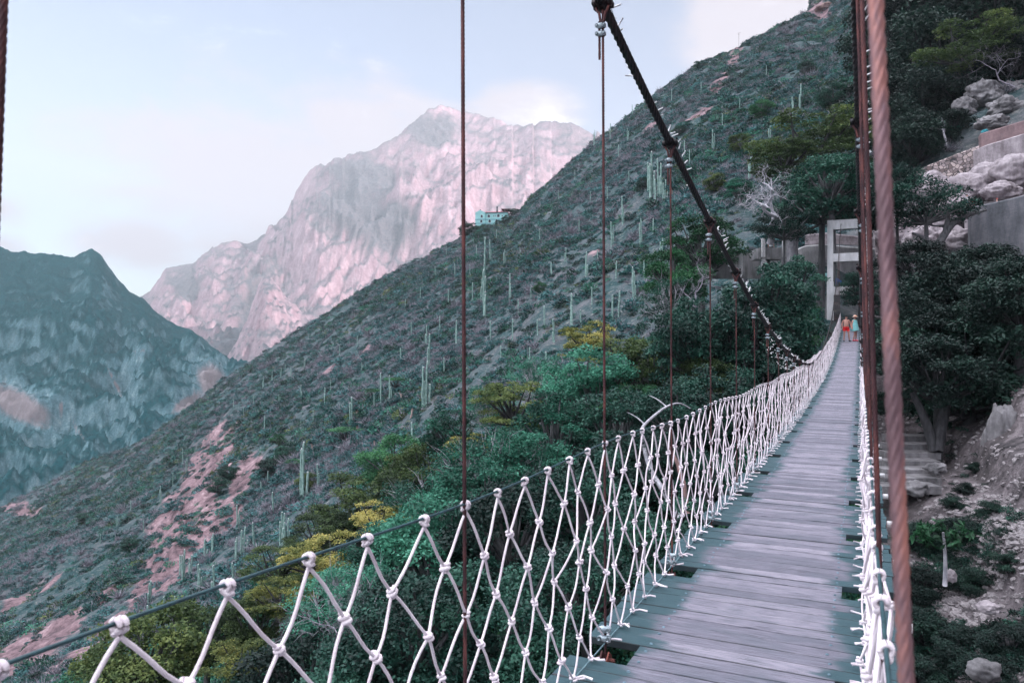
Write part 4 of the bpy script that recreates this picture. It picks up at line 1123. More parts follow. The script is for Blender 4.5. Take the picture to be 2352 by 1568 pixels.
for t_ in T: tree(t_[0], t_[1], t_[2], t_[3] * (GROW.get(t_[0], 1.25) if t_[2] > 400 or t_[0] in GROW else 1.15), t_[4], t_[5])
for (x, y, r, d, lb) in [(2115, 1235, 46, 27, 'dark bushy shrub left of the thin papaya tree'), (2205, 1220, 44, 28, 'dark bushy shrub right of the thin papaya tree'),
                    (2105, 1340, 55, 23, 'dark shrub below the bushy one beside the thick hanger'), (2120, 1440, 60, 21, 'dark shrub hanging over the ledge at lower right'),
                    (2225, 1330, 40, 24, 'dark shrub in the cleft right of the papaya trunk'), (2320, 1290, 32, 25, 'low shrub on the gravel bank at the right edge'),
                    (2215, 1490, 55, 19.5, 'dark shrub between the big pale stones at lower right'), (2320, 1470, 50, 20, 'dark shrub in the lower right corner beside a pale stone'),
                    (2290, 1560, 60, 18, 'dark shrub at the bottom edge in the right corner'), (2110, 1545, 55, 18.5, 'dark shrub at the bottom edge beside the deck end'),
                    (2140, 1010, 30, 37, 'small dark shrub at the foot of the forked trunk'), (2275, 1165, 26, 29, 'small shrub on the bare pale bank'),
                    (2215, 1120, 20, 31, 'tiny dark shrub in the middle of the pale bank'), (2300, 945, 24, 36, 'small shrub on the rock edge at the right'),
                    (2240, 1070, 16, 32, 'tiny shrub below the rock step on the pale bank'), (2190, 1150, 24, 29, 'low creeping shrub left on the pale bank')]:
    p_, d_ = near.hit(x, y + r * 0.75, 12.0)
    c_ = np.array(p_); R_s = r * 1.2 * d_ / FPX; yy_ = CY - FPX * (c_[2] + 0.45 * R_s) / d_
    tree('deep2' if r > 40 else 'deep', x, yy_, r * 1.2, d_, lb, None, 'shrub', None, 0.8)

# light saplings around the fallen limb, bare trees and dead wood
def bare_tree(seed, H, spread=0.6, depth=5, r0=0.12, kids=3, start=None, dirn=(0, 0, 1), gnarl=0.25):
    rg = np.random.default_rng(seed); mb = MB()
    def grow(p, d, ln, r, lev):
        n = 5; P = [p]; dd = np.array(d)
        for i in range(n):
            dd = dd + rg.normal(0, gnarl * 0.55, 3); dd /= np.linalg.norm(dd)
            P.append(P[-1] + dd * ln / n)
        e = r * (0.62 if lev else 0.3)
        mb.tube(P, np.linspace(r, e, n + 1), 7 if lev > depth - 2 else (5 if lev > 1 else 4))
        if lev == 0: return
        for k in range(kids if lev > 1 else kids + 1):
            a = rg.normal(0, 1, 3); a -= a.dot(dd) * dd; a /= np.linalg.norm(a) + 1e-9
            nd = dd * (1 - spread * rg.uniform(0.5, 1)) + a * spread * rg.uniform(0.7, 1.3) + np.array((0, 0, 0.10))
            nd /= np.linalg.norm(nd)
            grow(P[rg.integers(3, n + 1)], nd, ln * rg.uniform(0.55, 0.85), e * rg.uniform(0.6, 0.95), lev - 1)
    grow(np.zeros(3) if start is None else np.array(start), np.array(dirn, float), H * 0.36, r0, depth)
    return mb
def bare_thing(x, yb, d, Hpx, seed, label, mat='bark_pale', **kw):
    p = px(x, yb, d); H = Hpx * d / FPX
    mb = bare_tree(seed, H, **kw)
    o = mb.build('bare_tree', M[mat], None, True, p)
    return tag(o, label, 'tree')
bare_thing(1768, 560, 61, 210, 3, 'bleached bare tree with wide crooked limbs above the platform', r0=0.30, spread=0.85, depth=6, kids=3, gnarl=0.35)
bare_thing(1735, 705, 57, 170, 8, 'bleached leafless tree leaning in front of the concrete platform', r0=0.20, spread=0.6, depth=4, kids=2, gnarl=0.35)
bare_thing(1590, 720, 56, 150, 12, 'grey leafless twiggy tree between the third and fourth left hangers', 'twig', r0=0.10, spread=0.8, depth=5, kids=3, gnarl=0.4)
bare_thing(2172, 335, 86, 90, 14, 'slim pale forked trunk in front of the dark trees at upper right', r0=0.16, spread=0.5, depth=2, kids=2, gnarl=0.15)
bare_thing(790, 1560, 22, 300, 15, 'grey leafless shrub with a mass of twigs behind the net at lower left', 'twig', r0=0.035, spread=0.7, depth=6, kids=3, gnarl=0.4)
bare_thing(930, 1540, 22.5, 260, 16, 'second grey leafless shrub behind the net, nearer the first hanger', 'twig', r0=0.03, spread=0.75, depth=6, kids=3, gnarl=0.4)
bare_thing(1290, 900, 62, 110, 17, 'grey twiggy bare bush at the forest edge left of the second hanger', 'twig', r0=0.06, spread=0.7, depth=5, kids=3, gnarl=0.4)
bare_thing(2330, 200, 90, 170, 18, 'bare twigs reaching in from the right edge at the top', 'twig', r0=0.10, spread=0.8, depth=5, kids=3, dirn=(-0.8, -0.2, 0.35), gnarl=0.3)
mb = MB()
pts = np.array([px(x, y, d) for x, y, d in [(1560, 1190, 30), (1520, 1120, 31), (1490, 1075, 32), (1478, 1020, 33), (1470, 985, 33), (1490, 965, 33.5), (1525, 935, 34), (1560, 922, 34.5), (1585, 938, 35)]])
tt = np.linspace(0, 8, 40); pp = np.stack([np.interp(tt, range(9), pts[:, q]) for q in range(3)], 1)
for _ in range(6): pp[1:-1] = .25 * pp[:-2] + .5 * pp[1:-1] + .25 * pp[2:]
mb.tube(pp - pts[0], np.linspace(0.13, 0.03, 40), 10)
for s_, i in ((5, 22), (6, 30)):
    q = pp[i] - pts[0]; mb.tube(bez(q, q + np.array((-0.9, 0.2, 0.5)), q + np.array((-.4, 0, .4)), 6), np.linspace(0.04, 0.01, 6), 6)
tag(mb.build('dead_limb', M['bark_pale'], None, True, pts[0]), 'curved bleached dead limb standing out of the dark trees behind the net', 'dead branch')
mb = MB()
pts = np.array([px(x, y, d) for x, y, d in [(1530, 1010, 31), (1555, 1060, 30.5), (1570, 1110, 30), (1580, 1180, 29.5)]])
mb.tube(pts - pts[0], [0.03, 0.08, 0.10, 0.11], 9)
tag(mb.build('broken_trunk', simple('splintered_wood', (0.26, 0.15, 0.14), (0.09, 0.06, 0.06), 5, 0.9, 0, 0.02, 5, (1, 1, 0.15)), None, True, pts[0]), 'broken splintered reddish trunk beside the curved dead limb', 'dead branch')
# forked trunks seen below the dark crowns on the right
def trunk_thing(pth, radii, label, mat, name='leaning_trunk'):
    mb = MB(); P0 = px(*pth[0][0])
    for p, r in zip(pth, radii):
        q = np.array([px(*a) for a in p]) - P0
        t = np.linspace(0, len(q) - 1, 14); s = np.stack([np.interp(t, range(len(q)), q[:, k]) for k in range(3)], 1)
        for _ in range(2): s[1:-1] = .25 * s[:-2] + .5 * s[1:-1] + .25 * s[2:]
        mb.tube(s, np.linspace(r[0], r[1], 14), 9)
    return tag(mb.build(name, M[mat], None, True, P0), label, 'tree trunk')
trunk_thing([[(2150, 1035, 37), (2165, 960, 37.3), (2178, 900, 37.6), (2200, 850, 38)], [(2146, 1035, 37), (2130, 975, 37.2), (2110, 930, 37.4), (2095, 900, 37.6)]],
            [(0.32, 0.20), (0.26, 0.14)], 'dark forked trunk on the pale bank under the dense crowns', 'bark_dark')
trunk_thing([[(2142, 598, 62), (2150, 570, 62), (2165, 545, 62), (2185, 515, 62), (2215, 495, 62), (2265, 482, 62)], [(2148, 575, 62), (2130, 550, 62.3), (2095, 535, 62.5)], [(2170, 540, 62), (2178, 500, 62), (2180, 470, 62.2)]],
            [(0.45, 0.12), (0.26, 0.10), (0.25, 0.10)], 'grey forked trunk and long limb in front of the pale rock pools', 'bark')

# papaya-like tree: thin pale pole with a tuft of big leaves
rg = np.random.default_rng(8)
p0 = px(2170, 1345, 24.5); tp = px(2166, 1222, 24.5)
mb = MB(); mb.tube(bez(np.zeros(3), tp - p0, (tp - p0) * 0.5 + np.array((0.08, 0, 0)), 9), np.linspace(0.075, 0.04, 9), 8)
rt = tag(empty('papaya_tree', p0), 'thin papaya tree with bare pale pole trunk and leaf tuft on the right bank', 'tree')
o = mb.build('trunk', M['bark_pale'], rt)
C = []
for i in range(26):
    a = rg.uniform(0, 6.28); l = rg.uniform(0.3, 0.95); q = tp - p0 + np.array((cos(a) * l, sin(a) * l, rg.uniform(-0.28, 0.15)))
    C.append(q + rg.normal(0, 0.09, (9, 3)))
o = link('leaf_tuft', quads_mesh('leaf_tuft', leaf_quads(np.concatenate(C), rg, 0.38, 0.13, 0.6, 0.3), M['leaf_green']), rt)

# ------------------------------------------------------------------ ground cover on the slope (nobody could count it)
def bush_proto(i, n, r, ln, wd, mat, twigs=0, flat=0.75, tw_mat='twig'):
    rg = np.random.default_rng(600 + i)
    d = unit(n, rg); d[:, 2] = np.abs(d[:, 2])
    lob = 1 + 0.35 * vnoise(d * 2.2 + i, 3)[:, None]
    P = d * lob * r * rg.uniform(0.45, 1, (n, 1)) ** 0.6; P[:, 2] *= flat
    v = leaf_quads(P, rg, ln, wd, 0.4); mi = np.zeros(n, int)
    if twigs:
        a = unit(twigs, rg); a[:, 2] = np.abs(a[:, 2]) + 0.25; a /= np.linalg.norm(a, axis=1)[:, None]
        l = rg.uniform(0.6, 1.35, (twigs, 1)) * r
        s = np.cross(a, unit(twigs, rg)); s /= np.linalg.norm(s, axis=1)[:, None]; w = 0.035 * r
        e = a * l + rg.normal(0, 0.12 * r, (twigs, 3))
        tv = np.stack([a * l * 0.15 - s * w, a * l * 0.15 + s * w, e + s * w * .3, e - s * w * .3], 1).reshape(-1, 3)
        v = np.concatenate([v, tv]); mi = np.concatenate([mi, np.ones(twigs, int)])
    me = quads_mesh('scrub_plant', v, [M[mat], M[tw_mat]], mi=mi)
    return bpy.data.objects.new('p%02d_scrub' % i, me)
pc = bpy.data.collections.new('scrub_sources')
specs = [(220, 1.0, 0.28, 0.15, 'leaf_scrub', 12), (200, 1.0, 0.30, 0.16, 'leaf_grey', 20), (110, 1.0, 0.24, 0.10, 'leaf_dry', 70), (60, 0.9, 0.22, 0.08, 'leaf_dry', 90),
         (260, 1.0, 0.26, 0.15, 'leaf_dark', 6), (150, 0.8, 0.30, 0.12, 'leaf_grey', 40), (180, 1.0, 0.26, 0.14, 'leaf_teal', 10), (120, 0.9, 0.26, 0.12, 'leaf_olive', 25)]
for i, (n, r, ln, wd, mt, tw) in enumerate(specs): pc.objects.link(bush_proto(i, n, r, ln, wd, mt, tw))
def gn_scatter(name, P, rot, scl, idx, coll, label, cat):
    me = bpy.data.meshes.new(name); n = len(P)
    me.vertices.add(n); me.vertices.foreach_set('co', np.asarray(P, np.float32).ravel())
    a = me.attributes.new('rot', 'FLOAT_VECTOR', 'POINT'); a.data.foreach_set('vector', np.asarray(rot, np.float32).ravel())
    a = me.attributes.new('scl', 'FLOAT_VECTOR', 'POINT'); a.data.foreach_set('vector', np.asarray(scl, np.float32).ravel())
    a = me.attributes.new('idx', 'INT', 'POINT'); a.data.foreach_set('value', np.asarray(idx, np.int32))
    o = link(name, me)
    ng = bpy.data.node_groups.new(name + '_scatter', 'GeometryNodeTree')
    ng.interface.new_socket('Geometry', in_out='INPUT', socket_type='NodeSocketGeometry')
    ng.interface.new_socket('Geometry', in_out='OUTPUT', socket_type='NodeSocketGeometry')
    gi = ng.nodes.new('NodeGroupInput'); go = ng.nodes.new('NodeGroupOutput')
    ip = ng.nodes.new('GeometryNodeInstanceOnPoints'); ci = ng.nodes.new('GeometryNodeCollectionInfo')
    ci.inputs['Collection'].default_value = coll; ci.inputs['Separate Children'].default_value = True; ci.inputs['Reset Children'].default_value = True
    def attr(nm, ty):
        q = ng.nodes.new('GeometryNodeInputNamedAttribute'); q.data_type = ty; q.inputs['Name'].default_value = nm
        return [s for s in q.outputs if s.enabled][0] if False else q.outputs['Attribute']
    ng.links.new(gi.outputs[0], ip.inputs['Points']); ng.links.new(ci.outputs[0], ip.inputs['Instance'])
    ip.inputs['Pick Instance'].default_value = True
    ng.links.new(attr('idx', 'INT'), ip.inputs['Instance Index'])
    er = ng.nodes.new('FunctionNodeEulerToRotation'); ng.links.new(attr('rot', 'FLOAT_VECTOR'), er.inputs[0]); ng.links.new(er.outputs[0], ip.inputs['Rotation'])
    ng.links.new(attr('scl', 'FLOAT_VECTOR'), ip.inputs['Scale'])
    ng.links.new(ip.outputs[0], go.inputs[0])
    md = o.modifiers.new('scatter', 'NODES'); md.node_group = ng
    return tag(o, label, cat, kind='stuff')
A_, R_ = near.Z.shape
P3 = near.pts()
e1 = P3[1:, :-1] - P3[:-1, :-1]; e2 = P3[:-1, 1:] - P3[:-1, :-1]
area = np.linalg.norm(np.cross(e1, e2), axis=-1)
cx_, cy_ = nx[:-1, :-1], ny[:-1, :-1]; dd_ = near.d[:-1, :-1]
inview = ((near.X[:-1, :-1] < -4.5) | (near.X[:-1, :-1] > 3.5) | (near.Y[:-1, :-1] > 70)) & (cx_ > -700) & (cx_ < 2600) & (cy_ < 2000) & (dd_ > 30)
skyj = np.argmax(np.where(near.rho[None, :] < 700, np.nan_to_num(-ny), -1e9), axis=1)[:-1, None]
jj = np.arange(R_ - 1)[None, :]
wgt = area * inview * (jj < skyj + 6) * np.clip(220.0 / np.maximum(dd_, 1), 0.45, 2.2) * (1 - 0.86 * np.clip(bare[:-1, :-1] * 1.6, 0, 1)) * (1 - np.clip(rightm[:-1, :-1] * 3, 0, 1))
patch = np.clip(0.5 + 1.6 * fbm(np.stack([near.X.ravel(), near.Y.ravel(), 0 * near.X.ravel()], -1) / 24.0, 4, seed=77).reshape(near.Z.shape), 0.14, 1)[:-1, :-1]
wgt *= patch
NS = 150000
pr = wgt.ravel() / wgt.sum()
pick = vr.choice(len(pr), NS, p=pr); ii, kk = np.unravel_index(pick, wgt.shape)
fu, fv = vr.random(NS)[:, None], vr.random(NS)[:, None]
SPTS = P3[ii, kk] + e1[ii, kk] * fu + e2[ii, kk] * fv
sz = vr.uniform(0.35, 1.15, NS) * np.where(vr.random(NS) < 0.10, 1.9, 1.0) * np.clip(0.65 + dd_[ii, kk] / 400, 0.65, 1.4)
zone = fbm(SPTS / 30.0, 3, seed=41)
idx = np.where(zone > 0.10, vr.choice([0, 4, 6, 1, 7, 0], NS), np.where(zone < -0.15, vr.choice([2, 3, 1, 5, 1, 0], NS), vr.choice([0, 1, 2, 1, 5, 6, 0, 4], NS)))
gn_scatter('scrub', SPTS - np.array((0, 0, 0.1)), np.stack([vr.normal(0, .12, NS), vr.normal(0, .12, NS), vr.uniform(0, 6.28, NS)], 1),
           np.stack([sz, sz, sz * vr.uniform(0.6, 1.15, NS)], 1), idx, pc, 'dry grey green scrub covering the whole slope', 'scrub')

# low weeds and broken stones on the limestone bank
sc_ = bpy.data.collections.new('stone_sources')
mstone = simple('pale_broken_stone', (0.33, 0.30, 0.315), (0.15, 0.14, 0.147), 2.5, 0.9, 0, 0.03)
for i in range(5):
    rg = np.random.default_rng(900 + i)
    bm = bmesh.new(); bmesh.ops.create_icosphere(bm, subdivisions=2, radius=1.0)
    for v in bm.verts:
        q = np.array(v.co); k = 1.0
        for _ in range(0): pass
        v.co = Vector(q * (1 + 0.35 * float(vnoise(np.array([q * 1.3 + i * 5]), 7)[0])) * np.array((1, 0.8, 0.5)))
    for c in range(7):
        nrm = Vector(unit(1, rg)[0]); bmesh.ops.bisect_plane(bm, geom=bm.verts[:] + bm.edges[:] + bm.faces[:], plane_co=nrm * 0.55, plane_no=nrm, clear_outer=True)
        es = [e for e in bm.edges if e.is_boundary]
        if es: bmesh.ops.holes_fill(bm, edges=es)
    me = bpy.data.meshes.new('stone'); bm.to_mesh(me); bm.free(); me.materials.append(mstone)
    sc_.objects.link(bpy.data.objects.new('s%02d_stone' % i, me))
wg = area * (rightm[:-1, :-1] > 0.2) * (cx_ > 1990) * (cx_ < 2500) * (dd_ > 14) * (dd_ < 60) * (cy_ > 850) * (cy_ < 1750)
gz_ = np.exp(-(((cx_ - 2270) / 90) ** 2 + ((cy_ - 1250) / 75) ** 2)) + np.exp(-(((cx_ - 2190) / 60) ** 2 + ((cy_ - 1390) / 60) ** 2)) + 0.5 * np.exp(-(((cx_ - 2250) / 100) ** 2 + ((cy_ - 1500) / 60) ** 2)) + 0.05
wg = wg * gz_; pr = wg.ravel() / wg.sum(); n = 3600
pick = vr.choice(len(pr), n, p=pr); ii, kk = np.unravel_index(pick, wg.shape)
SP2 = P3[ii, kk] + e1[ii, kk] * vr.random(n)[:, None] + e2[ii, kk] * vr.random(n)[:, None]
s = 0.05 + 0.16 * vr.random(n) ** 3
gn_scatter('broken_stones', SP2 + np.array((0, 0, 0.01)), vr.uniform(-.5, .5, (n, 3)) * np.array((1, 1, 12)), np.stack([s * vr.uniform(.7, 1.4, n), s, s * vr.uniform(.6, 1.1, n)], 1), vr.integers(0, 5, n), sc_, 'pale broken stone scree on the bank right of the bridge', 'stones')
wg = area * (rightm[:-1, :-1] > 0.2) * (cx_ > 1990) * (cx_ < 2500) * (dd_ > 14) * (dd_ < 75) * (cy_ < 1800)
n2 = fbm(np.stack([near.X.ravel(), near.Y.ravel(), near.Z.ravel()], -1) / 4.0, 4, seed=88).reshape(near.Z.shape)[:-1, :-1]
low = np.clip((cy_ - 1180) / 250, 0.02, 1.3) + np.clip((2110 - cx_) / 60, 0, 1) * 0.8
wg = wg * np.clip(n2 - 0.02, 0, 1) * low; pr = wg.ravel() / wg.sum(); n = 2600
pick = vr.choice(len(pr), n, p=pr); ii, kk = np.unravel_index(pick, wg.shape)
SP3 = P3[ii, kk] + e1[ii, kk] * vr.random(n)[:, None] + e2[ii, kk] * vr.random(n)[:, None]
s = vr.uniform(0.10, 0.42, n)
wc = bpy.data.collections.new('weed_sources')
for i, (nn_, mt) in enumerate([(200, 'leaf_deep'), (160, 'leaf_dark'), (120, 'leaf_deep')]): wc.objects.link(bush_proto(40 + i, nn_ + 120, 1.0, 0.24, 0.10, mt, 0))
gn_scatter('weeds', SP3, np.stack([vr.normal(0, .2, n), vr.normal(0, .2, n), vr.uniform(0, 6.28, n)], 1), np.stack([s, s, s * 0.8], 1), vr.integers(0, 3, n), wc, 'dark weeds growing over the ledges of the right bank', 'weeds')
# undergrowth that closes the floor of the grove under the bridge
wg = area * (cx_ > 150) * (cx_ < 2060) * (dd_ > 12) * (dd_ < 62) * (cy_ > 650) * (near.X[:-1, :-1] < -0.8) * ((near.X[:-1, :-1] < -4.0) | (dd_ < 38))
pr = wg.ravel() / wg.sum(); n = 9000
pick = vr.choice(len(pr), n, p=pr); ii, kk = np.unravel_index(pick, wg.shape)
SP4 = P3[ii, kk] + e1[ii, kk] * vr.random(n)[:, None] + e2[ii, kk] * vr.random(n)[:, None]
s = vr.uniform(0.6, 1.9, n)
uc = bpy.data.collections.new('undergrowth_sources')
for i, (nn_, mt) in enumerate([(620, 'leaf_teal'), (620, 'leaf_teal'), (560, 'leaf_dark'), (560, 'leaf_green')]): uc.objects.link(bush_proto(50 + i, nn_, 1.0, 0.13, 0.07, mt, 0, 0.9))
gn_scatter('undergrowth', SP4, np.stack([vr.normal(0, .2, n), vr.normal(0, .2, n), vr.uniform(0, 6.28, n)], 1), np.stack([s, s, s], 1), vr.integers(0, 4, n), uc, 'dark leafy undergrowth filling the grove below the bridge', 'undergrowth')
# ------------------------------------------------------------------ columnar cacti, yuccas, umbrella trees on the slope
def cactus_mesh(i, stems, H):
    rg = np.random.default_rng(700 + i); mb = MB()
    for s in range(stems):
        h = H * (1.0 if s == 0 else rg.uniform(0.35, 0.95)); a = rg.uniform(0, 6.28); l = 0 if s == 0 else rg.uniform(0.035, 0.10) * H ** 0.5 * 2.2
        b = np.array((cos(a) * l, sin(a) * l, -0.4)); top_ = b + np.array((rg.normal(0, .02) * h, rg.normal(0, .02) * h, h + 0.4))
        r = 0.15 * rg.uniform(0.85, 1.1) * (H / 6.0) ** 0.5
        t = np.concatenate([np.linspace(0, 0.95, 7), [0.985, 1.0]])
        P = b + (top_ - b) * t[:, None]; P[1:-1, :2] += rg.normal(0, 0.012 * h ** .5, (7, 2))
        rad_ = r * np.array([0.8, 0.95, 1, 1, 1, 1, 0.95, 0.72, 0.3])
        mb.tube(P, rad_, 16, 0.26, 1e6, 8)
        mb.sphere(P[-1] + np.array((0, 0, -0.02)), (r * 0.75, r * 0.75, r * 0.8), 8, 5, 1)
    return mesh_of('columnar_cactus', np.concatenate(mb.v), mb.f, [M['cactus'], M['cactus_tip']], mb.mi)
CACT = {}
for st in (1, 2, 3, 4, 6):
    for v_ in range(2): CACT[st, v_] = cactus_mesh(st * 10 + v_, st, 6.0)
GCACT = 'columnar cacti on the slope'
regions = {
 'ridge': 'on the skyline right of the second hanger', 'upper': 'high on the slope beside the black cable', 'clump': 'in the big stand by the third hanger',
 'mid': 'on the slope between second and third hangers', 'midleft': 'on the slope left of the second hanger', 'between': 'midway between the first two hangers',
 'house': 'on the slope below the turquoise house', 'first': 'on the slope beside the first hanger', 'edge': 'at the forest edge left of the first hanger', 'centre': 'mid slope left of the first hanger',
 'distant': 'far down the left slope near its skyline', 'scar': 'beside the reddish eroded scar', 'low': 'below the reddish scar at lower left', 'rail': 'just above the rope rail at lower left', 'lone': 'low on the dark slope left of the scar'}
spots = [
 ('ridge', 1366, 337, 300, 3), ('ridge', 1401, 322, 284, 2), ('ridge', 1441, 332, 296, 2), ('ridge', 1421, 368, 333, 1), ('ridge', 1452, 268, 241, 2),
 ('upper', 1543, 242, 207, 1), ('upper', 1573, 362, 324, 2), ('upper', 1584, 386, 345, 1), ('upper', 1636, 347, 301, 2), ('upper', 1821, 282, 226, 2), ('upper', 1838, 259, 196, 2), ('upper', 1723, 414, 360, 4),
 ('clump', 1497, 452, 352, 6), ('clump', 1513, 458, 366, 4), ('clump', 1527, 466, 415, 4), ('clump', 1488, 440, 375, 3),
 ('mid', 1430, 517, 453, 2), ('mid', 1404, 567, 510, 3), ('mid', 1474, 567, 505, 2), ('mid', 1521, 597, 548, 3), ('mid', 1455, 692, 616, 3), ('mid', 1407, 742, 678, 1), ('mid', 1421, 727, 671, 2),
 ('midleft', 1345, 637, 581, 3), ('midleft', 1373, 602, 575, 1), ('midleft', 1311, 747, 676, 2), ('midleft', 1273, 787, 734, 3), ('midleft', 1283, 469, 441, 1), ('midleft', 1251, 752, 704, 1),
 ('between', 1170, 692, 632, 2), ('between', 1215, 840, 800, 1), ('between', 1177, 785, 735, 1), ('between', 1160, 610, 575, 2), ('between', 1220, 690, 660, 1), ('between', 1195, 600, 575, 1), ('between', 1127, 785, 738, 1),
 ('house', 1112, 642, 547, 2), ('house', 1095, 592, 561, 2), ('house', 1125, 602, 552, 3), ('house', 1111, 732, 622, 4), ('house', 1106, 690, 640, 2),
 ('first', 978, 932, 832, 4), ('first', 985, 847, 768, 2), ('first', 945, 772, 742, 1), ('first', 980, 800, 750, 2), ('first', 1047, 790, 738, 2), ('first', 1030, 700, 665, 1), ('first', 965, 690, 660, 1), ('first', 1010, 760, 730, 1),
 ('edge', 948, 1040, 972, 2), ('edge', 990, 1035, 998, 1), ('edge', 870, 1044, 1016, 1), ('edge', 875, 924, 858, 1), ('edge', 895, 932, 866, 2), ('edge', 808, 977, 915, 4), ('edge', 860, 940, 905, 1), ('edge', 830, 860, 835, 2),
 ('centre', 695, 1147, 1016, 4), ('centre', 730, 1120, 1066, 2), ('centre', 692, 925, 886, 2), ('centre', 745, 929, 891, 2), ('centre', 720, 975, 945, 1), ('centre', 760, 905, 875, 1), ('centre', 607, 1005, 961, 1), ('centre', 640, 935, 905, 2), ('centre', 780, 820, 795, 1), ('centre', 820, 800, 776, 1),
 ('distant', 625, 879, 854, 3), ('distant', 645, 872, 846, 2), ('distant', 605, 894, 866, 2), ('distant', 582, 935, 910, 1), ('distant', 536, 940, 917, 1), ('distant', 575, 907, 885, 1), ('distant', 668, 868, 842, 2), ('distant', 700, 850, 828, 2), ('distant', 560, 960, 938, 1), ('distant', 655, 858, 838, 1),
 ('scar', 628, 1185, 1131, 2), ('scar', 615, 1115, 1084, 1), ('scar', 600, 1135, 1109, 1), ('scar', 648, 1252, 1178, 6), ('scar', 660, 1256, 1195, 4), ('scar', 545, 1225, 1161, 3), ('scar', 560, 1270, 1210, 4), ('scar', 583, 1260, 1201, 2), ('scar', 485, 1036, 1010, 2), ('scar', 430, 1085, 1055, 2),
 ('low', 488, 1275, 1225, 2), ('low', 470, 1285, 1236, 4), ('low', 423, 1340, 1263, 4), ('low', 440, 1315, 1274, 3), ('low', 456, 1360, 1296, 3), ('low', 493, 1368, 1297, 3), ('low', 537, 1355, 1293, 3), ('low', 542, 1290, 1236, 2), ('low', 413, 1320, 1275, 2),
 ('rail', 345, 1386, 1335, 3), ('rail', 400, 1430, 1371, 3), ('rail', 340, 1430, 1391, 1), ('rail', 363, 1435, 1405, 1), ('rail', 378, 1400, 1370, 1),
 ('between', 1240, 560, 530, 1), ('between', 1190, 720, 690, 1), ('between', 1265, 640, 605, 2), ('between', 1235, 770, 735, 1), ('between', 1150, 830, 795, 1), ('between', 1205, 880, 845, 2), ('between', 1255, 840, 808, 1),
 ('midleft', 1330, 540, 505, 1), ('midleft', 1300, 600, 570, 2), ('midleft', 1360, 700, 660, 1), ('midleft', 1335, 755, 715, 1), ('midleft', 1355, 470, 440, 1), ('midleft', 1320, 420, 392, 1),
 ('mid', 1445, 430, 395, 1), ('mid', 1480, 640, 600, 1), ('mid', 1500, 540, 505, 1), ('mid', 1415, 640, 600, 1), ('mid', 1395, 465, 430, 1), ('mid', 1510, 700, 660, 1),
 ('upper', 1660, 300, 265, 1), ('upper', 1700, 260, 228, 1), ('upper', 1770, 330, 292, 2), ('upper', 1610, 220, 192, 1), ('upper', 1760, 180, 152, 1),
 ('first', 1000, 640, 612, 1), ('first', 930, 720, 690, 2), ('first', 1020, 860, 822, 1), ('first', 920, 830, 800, 1), ('first', 1045, 640, 606, 1), ('first', 1025, 590, 565, 1),
 ('house', 1085, 690, 650, 1), ('house', 1140, 560, 530, 1), ('house', 1080, 640, 610, 1),
 ('lone', 397, 1115, 1086, 1), ('lone', 370, 1155, 1116, 2), ('lone', 420, 1065, 1031, 1), ('lone', 300, 1175, 1150, 1), ('lone', 270, 1210, 1185, 2), ('lone', 330, 1225, 1198, 1), ('lone', 230, 1250, 1228, 1), ('lone', 200, 1190, 1170, 1)]
ORD = ['leftmost', 'second from the left', 'third from the left', 'fourth from the left', 'fifth from the left', 'sixth from the left', 'seventh from the left', 'eighth from the left', 'ninth from the left', 'tenth from the left', 'eleventh from the left', 'twelfth from the left', 'thirteenth from the left', 'rightmost']
word = {1: 'single column', 2: 'two-stemmed', 3: 'three-stemmed', 4: 'four-stemmed', 6: 'many-stemmed'}
byreg = {}
for s_ in spots: byreg.setdefault(s_[0], []).append(s_)
for reg, ls in byreg.items():
    ls.sort(key=lambda q: q[1]); nst = {}
    for q in ls: nst[q[4]] = nst.get(q[4], 0) + 1
    cnt = {}
    for (rg_, x, yb, yt, st) in ls:
        i = cnt.get(st, 0); cnt[st] = i + 1
        p, d = near.hit(x, yb, 40.0)
        h = (yb - yt) * d / FPX
        o = link('columnar_cactus', CACT[st, int(vr.integers(0, 2))], None, p)
        k = h / 6.0; w = max(0.55, min(1.5, k)) ; w = 0.5 * (k + max(0.8, k) ** 0.5)
        o.scale = (w, w, k); o.rotation_euler = (0, 0, vr.uniform(0, 6.28))
        lb = ((ORD[i] + ' ') if nst[st] > 1 else '') + word[st] + ' cactus ' + regions[reg]
        tag(o, lb, 'cactus', GCACT)
def yucca(x, yb, yt, label):
    p, d = near.hit(x, yb, 40.0); H = (yb - yt) * d / FPX; rg = np.random.default_rng(int(x))
    rt = tag(empty('yucca', p), label, 'yucca', 'yuccas on the slope')
    mb = MB(); tp = np.array((rg.normal(0, .1) * H, rg.normal(0, .1) * H, H * 0.75))
    mb.tube(bez(np.array((0, 0, -.3)), tp, tp * 0.5 + np.array((rg.normal(0, .12) * H, 0, 0)), 6), np.linspace(0.20, 0.32, 6) * H / 4, 8)
    mb.build('trunk', simple('pale_yucca_trunk', (0.50, 0.38, 0.36), (0.26, 0.20, 0.2), 6, 0.9) if 'yt' not in M else M['yt'], rt)
    dd = unit(70, rg); dd[:, 2] = np.abs(dd[:, 2]) - 0.25
    L0 = 0.42 * H * rg.uniform(0.8, 1.1, (70, 1)); s = np.cross(dd, unit(70, rg)); s /= np.linalg.norm(s, axis=1)[:, None]
    v = np.stack([tp - s * 0.03 * H, tp + s * 0.03 * H, tp + dd * L0 * 0.7 + s * 0.018 * H, tp + dd * L0 - np.array((0, 0, 0.05 * H))], 1).reshape(-1, 3)
    link('leaf_rosette', quads_mesh('leaf_rosette', v, M['leaf_grey']), rt)
M['yt'] = simple('pale_yucca_trunk', (0.52, 0.38, 0.36), (0.30, 0.22, 0.21), 6, 0.9)
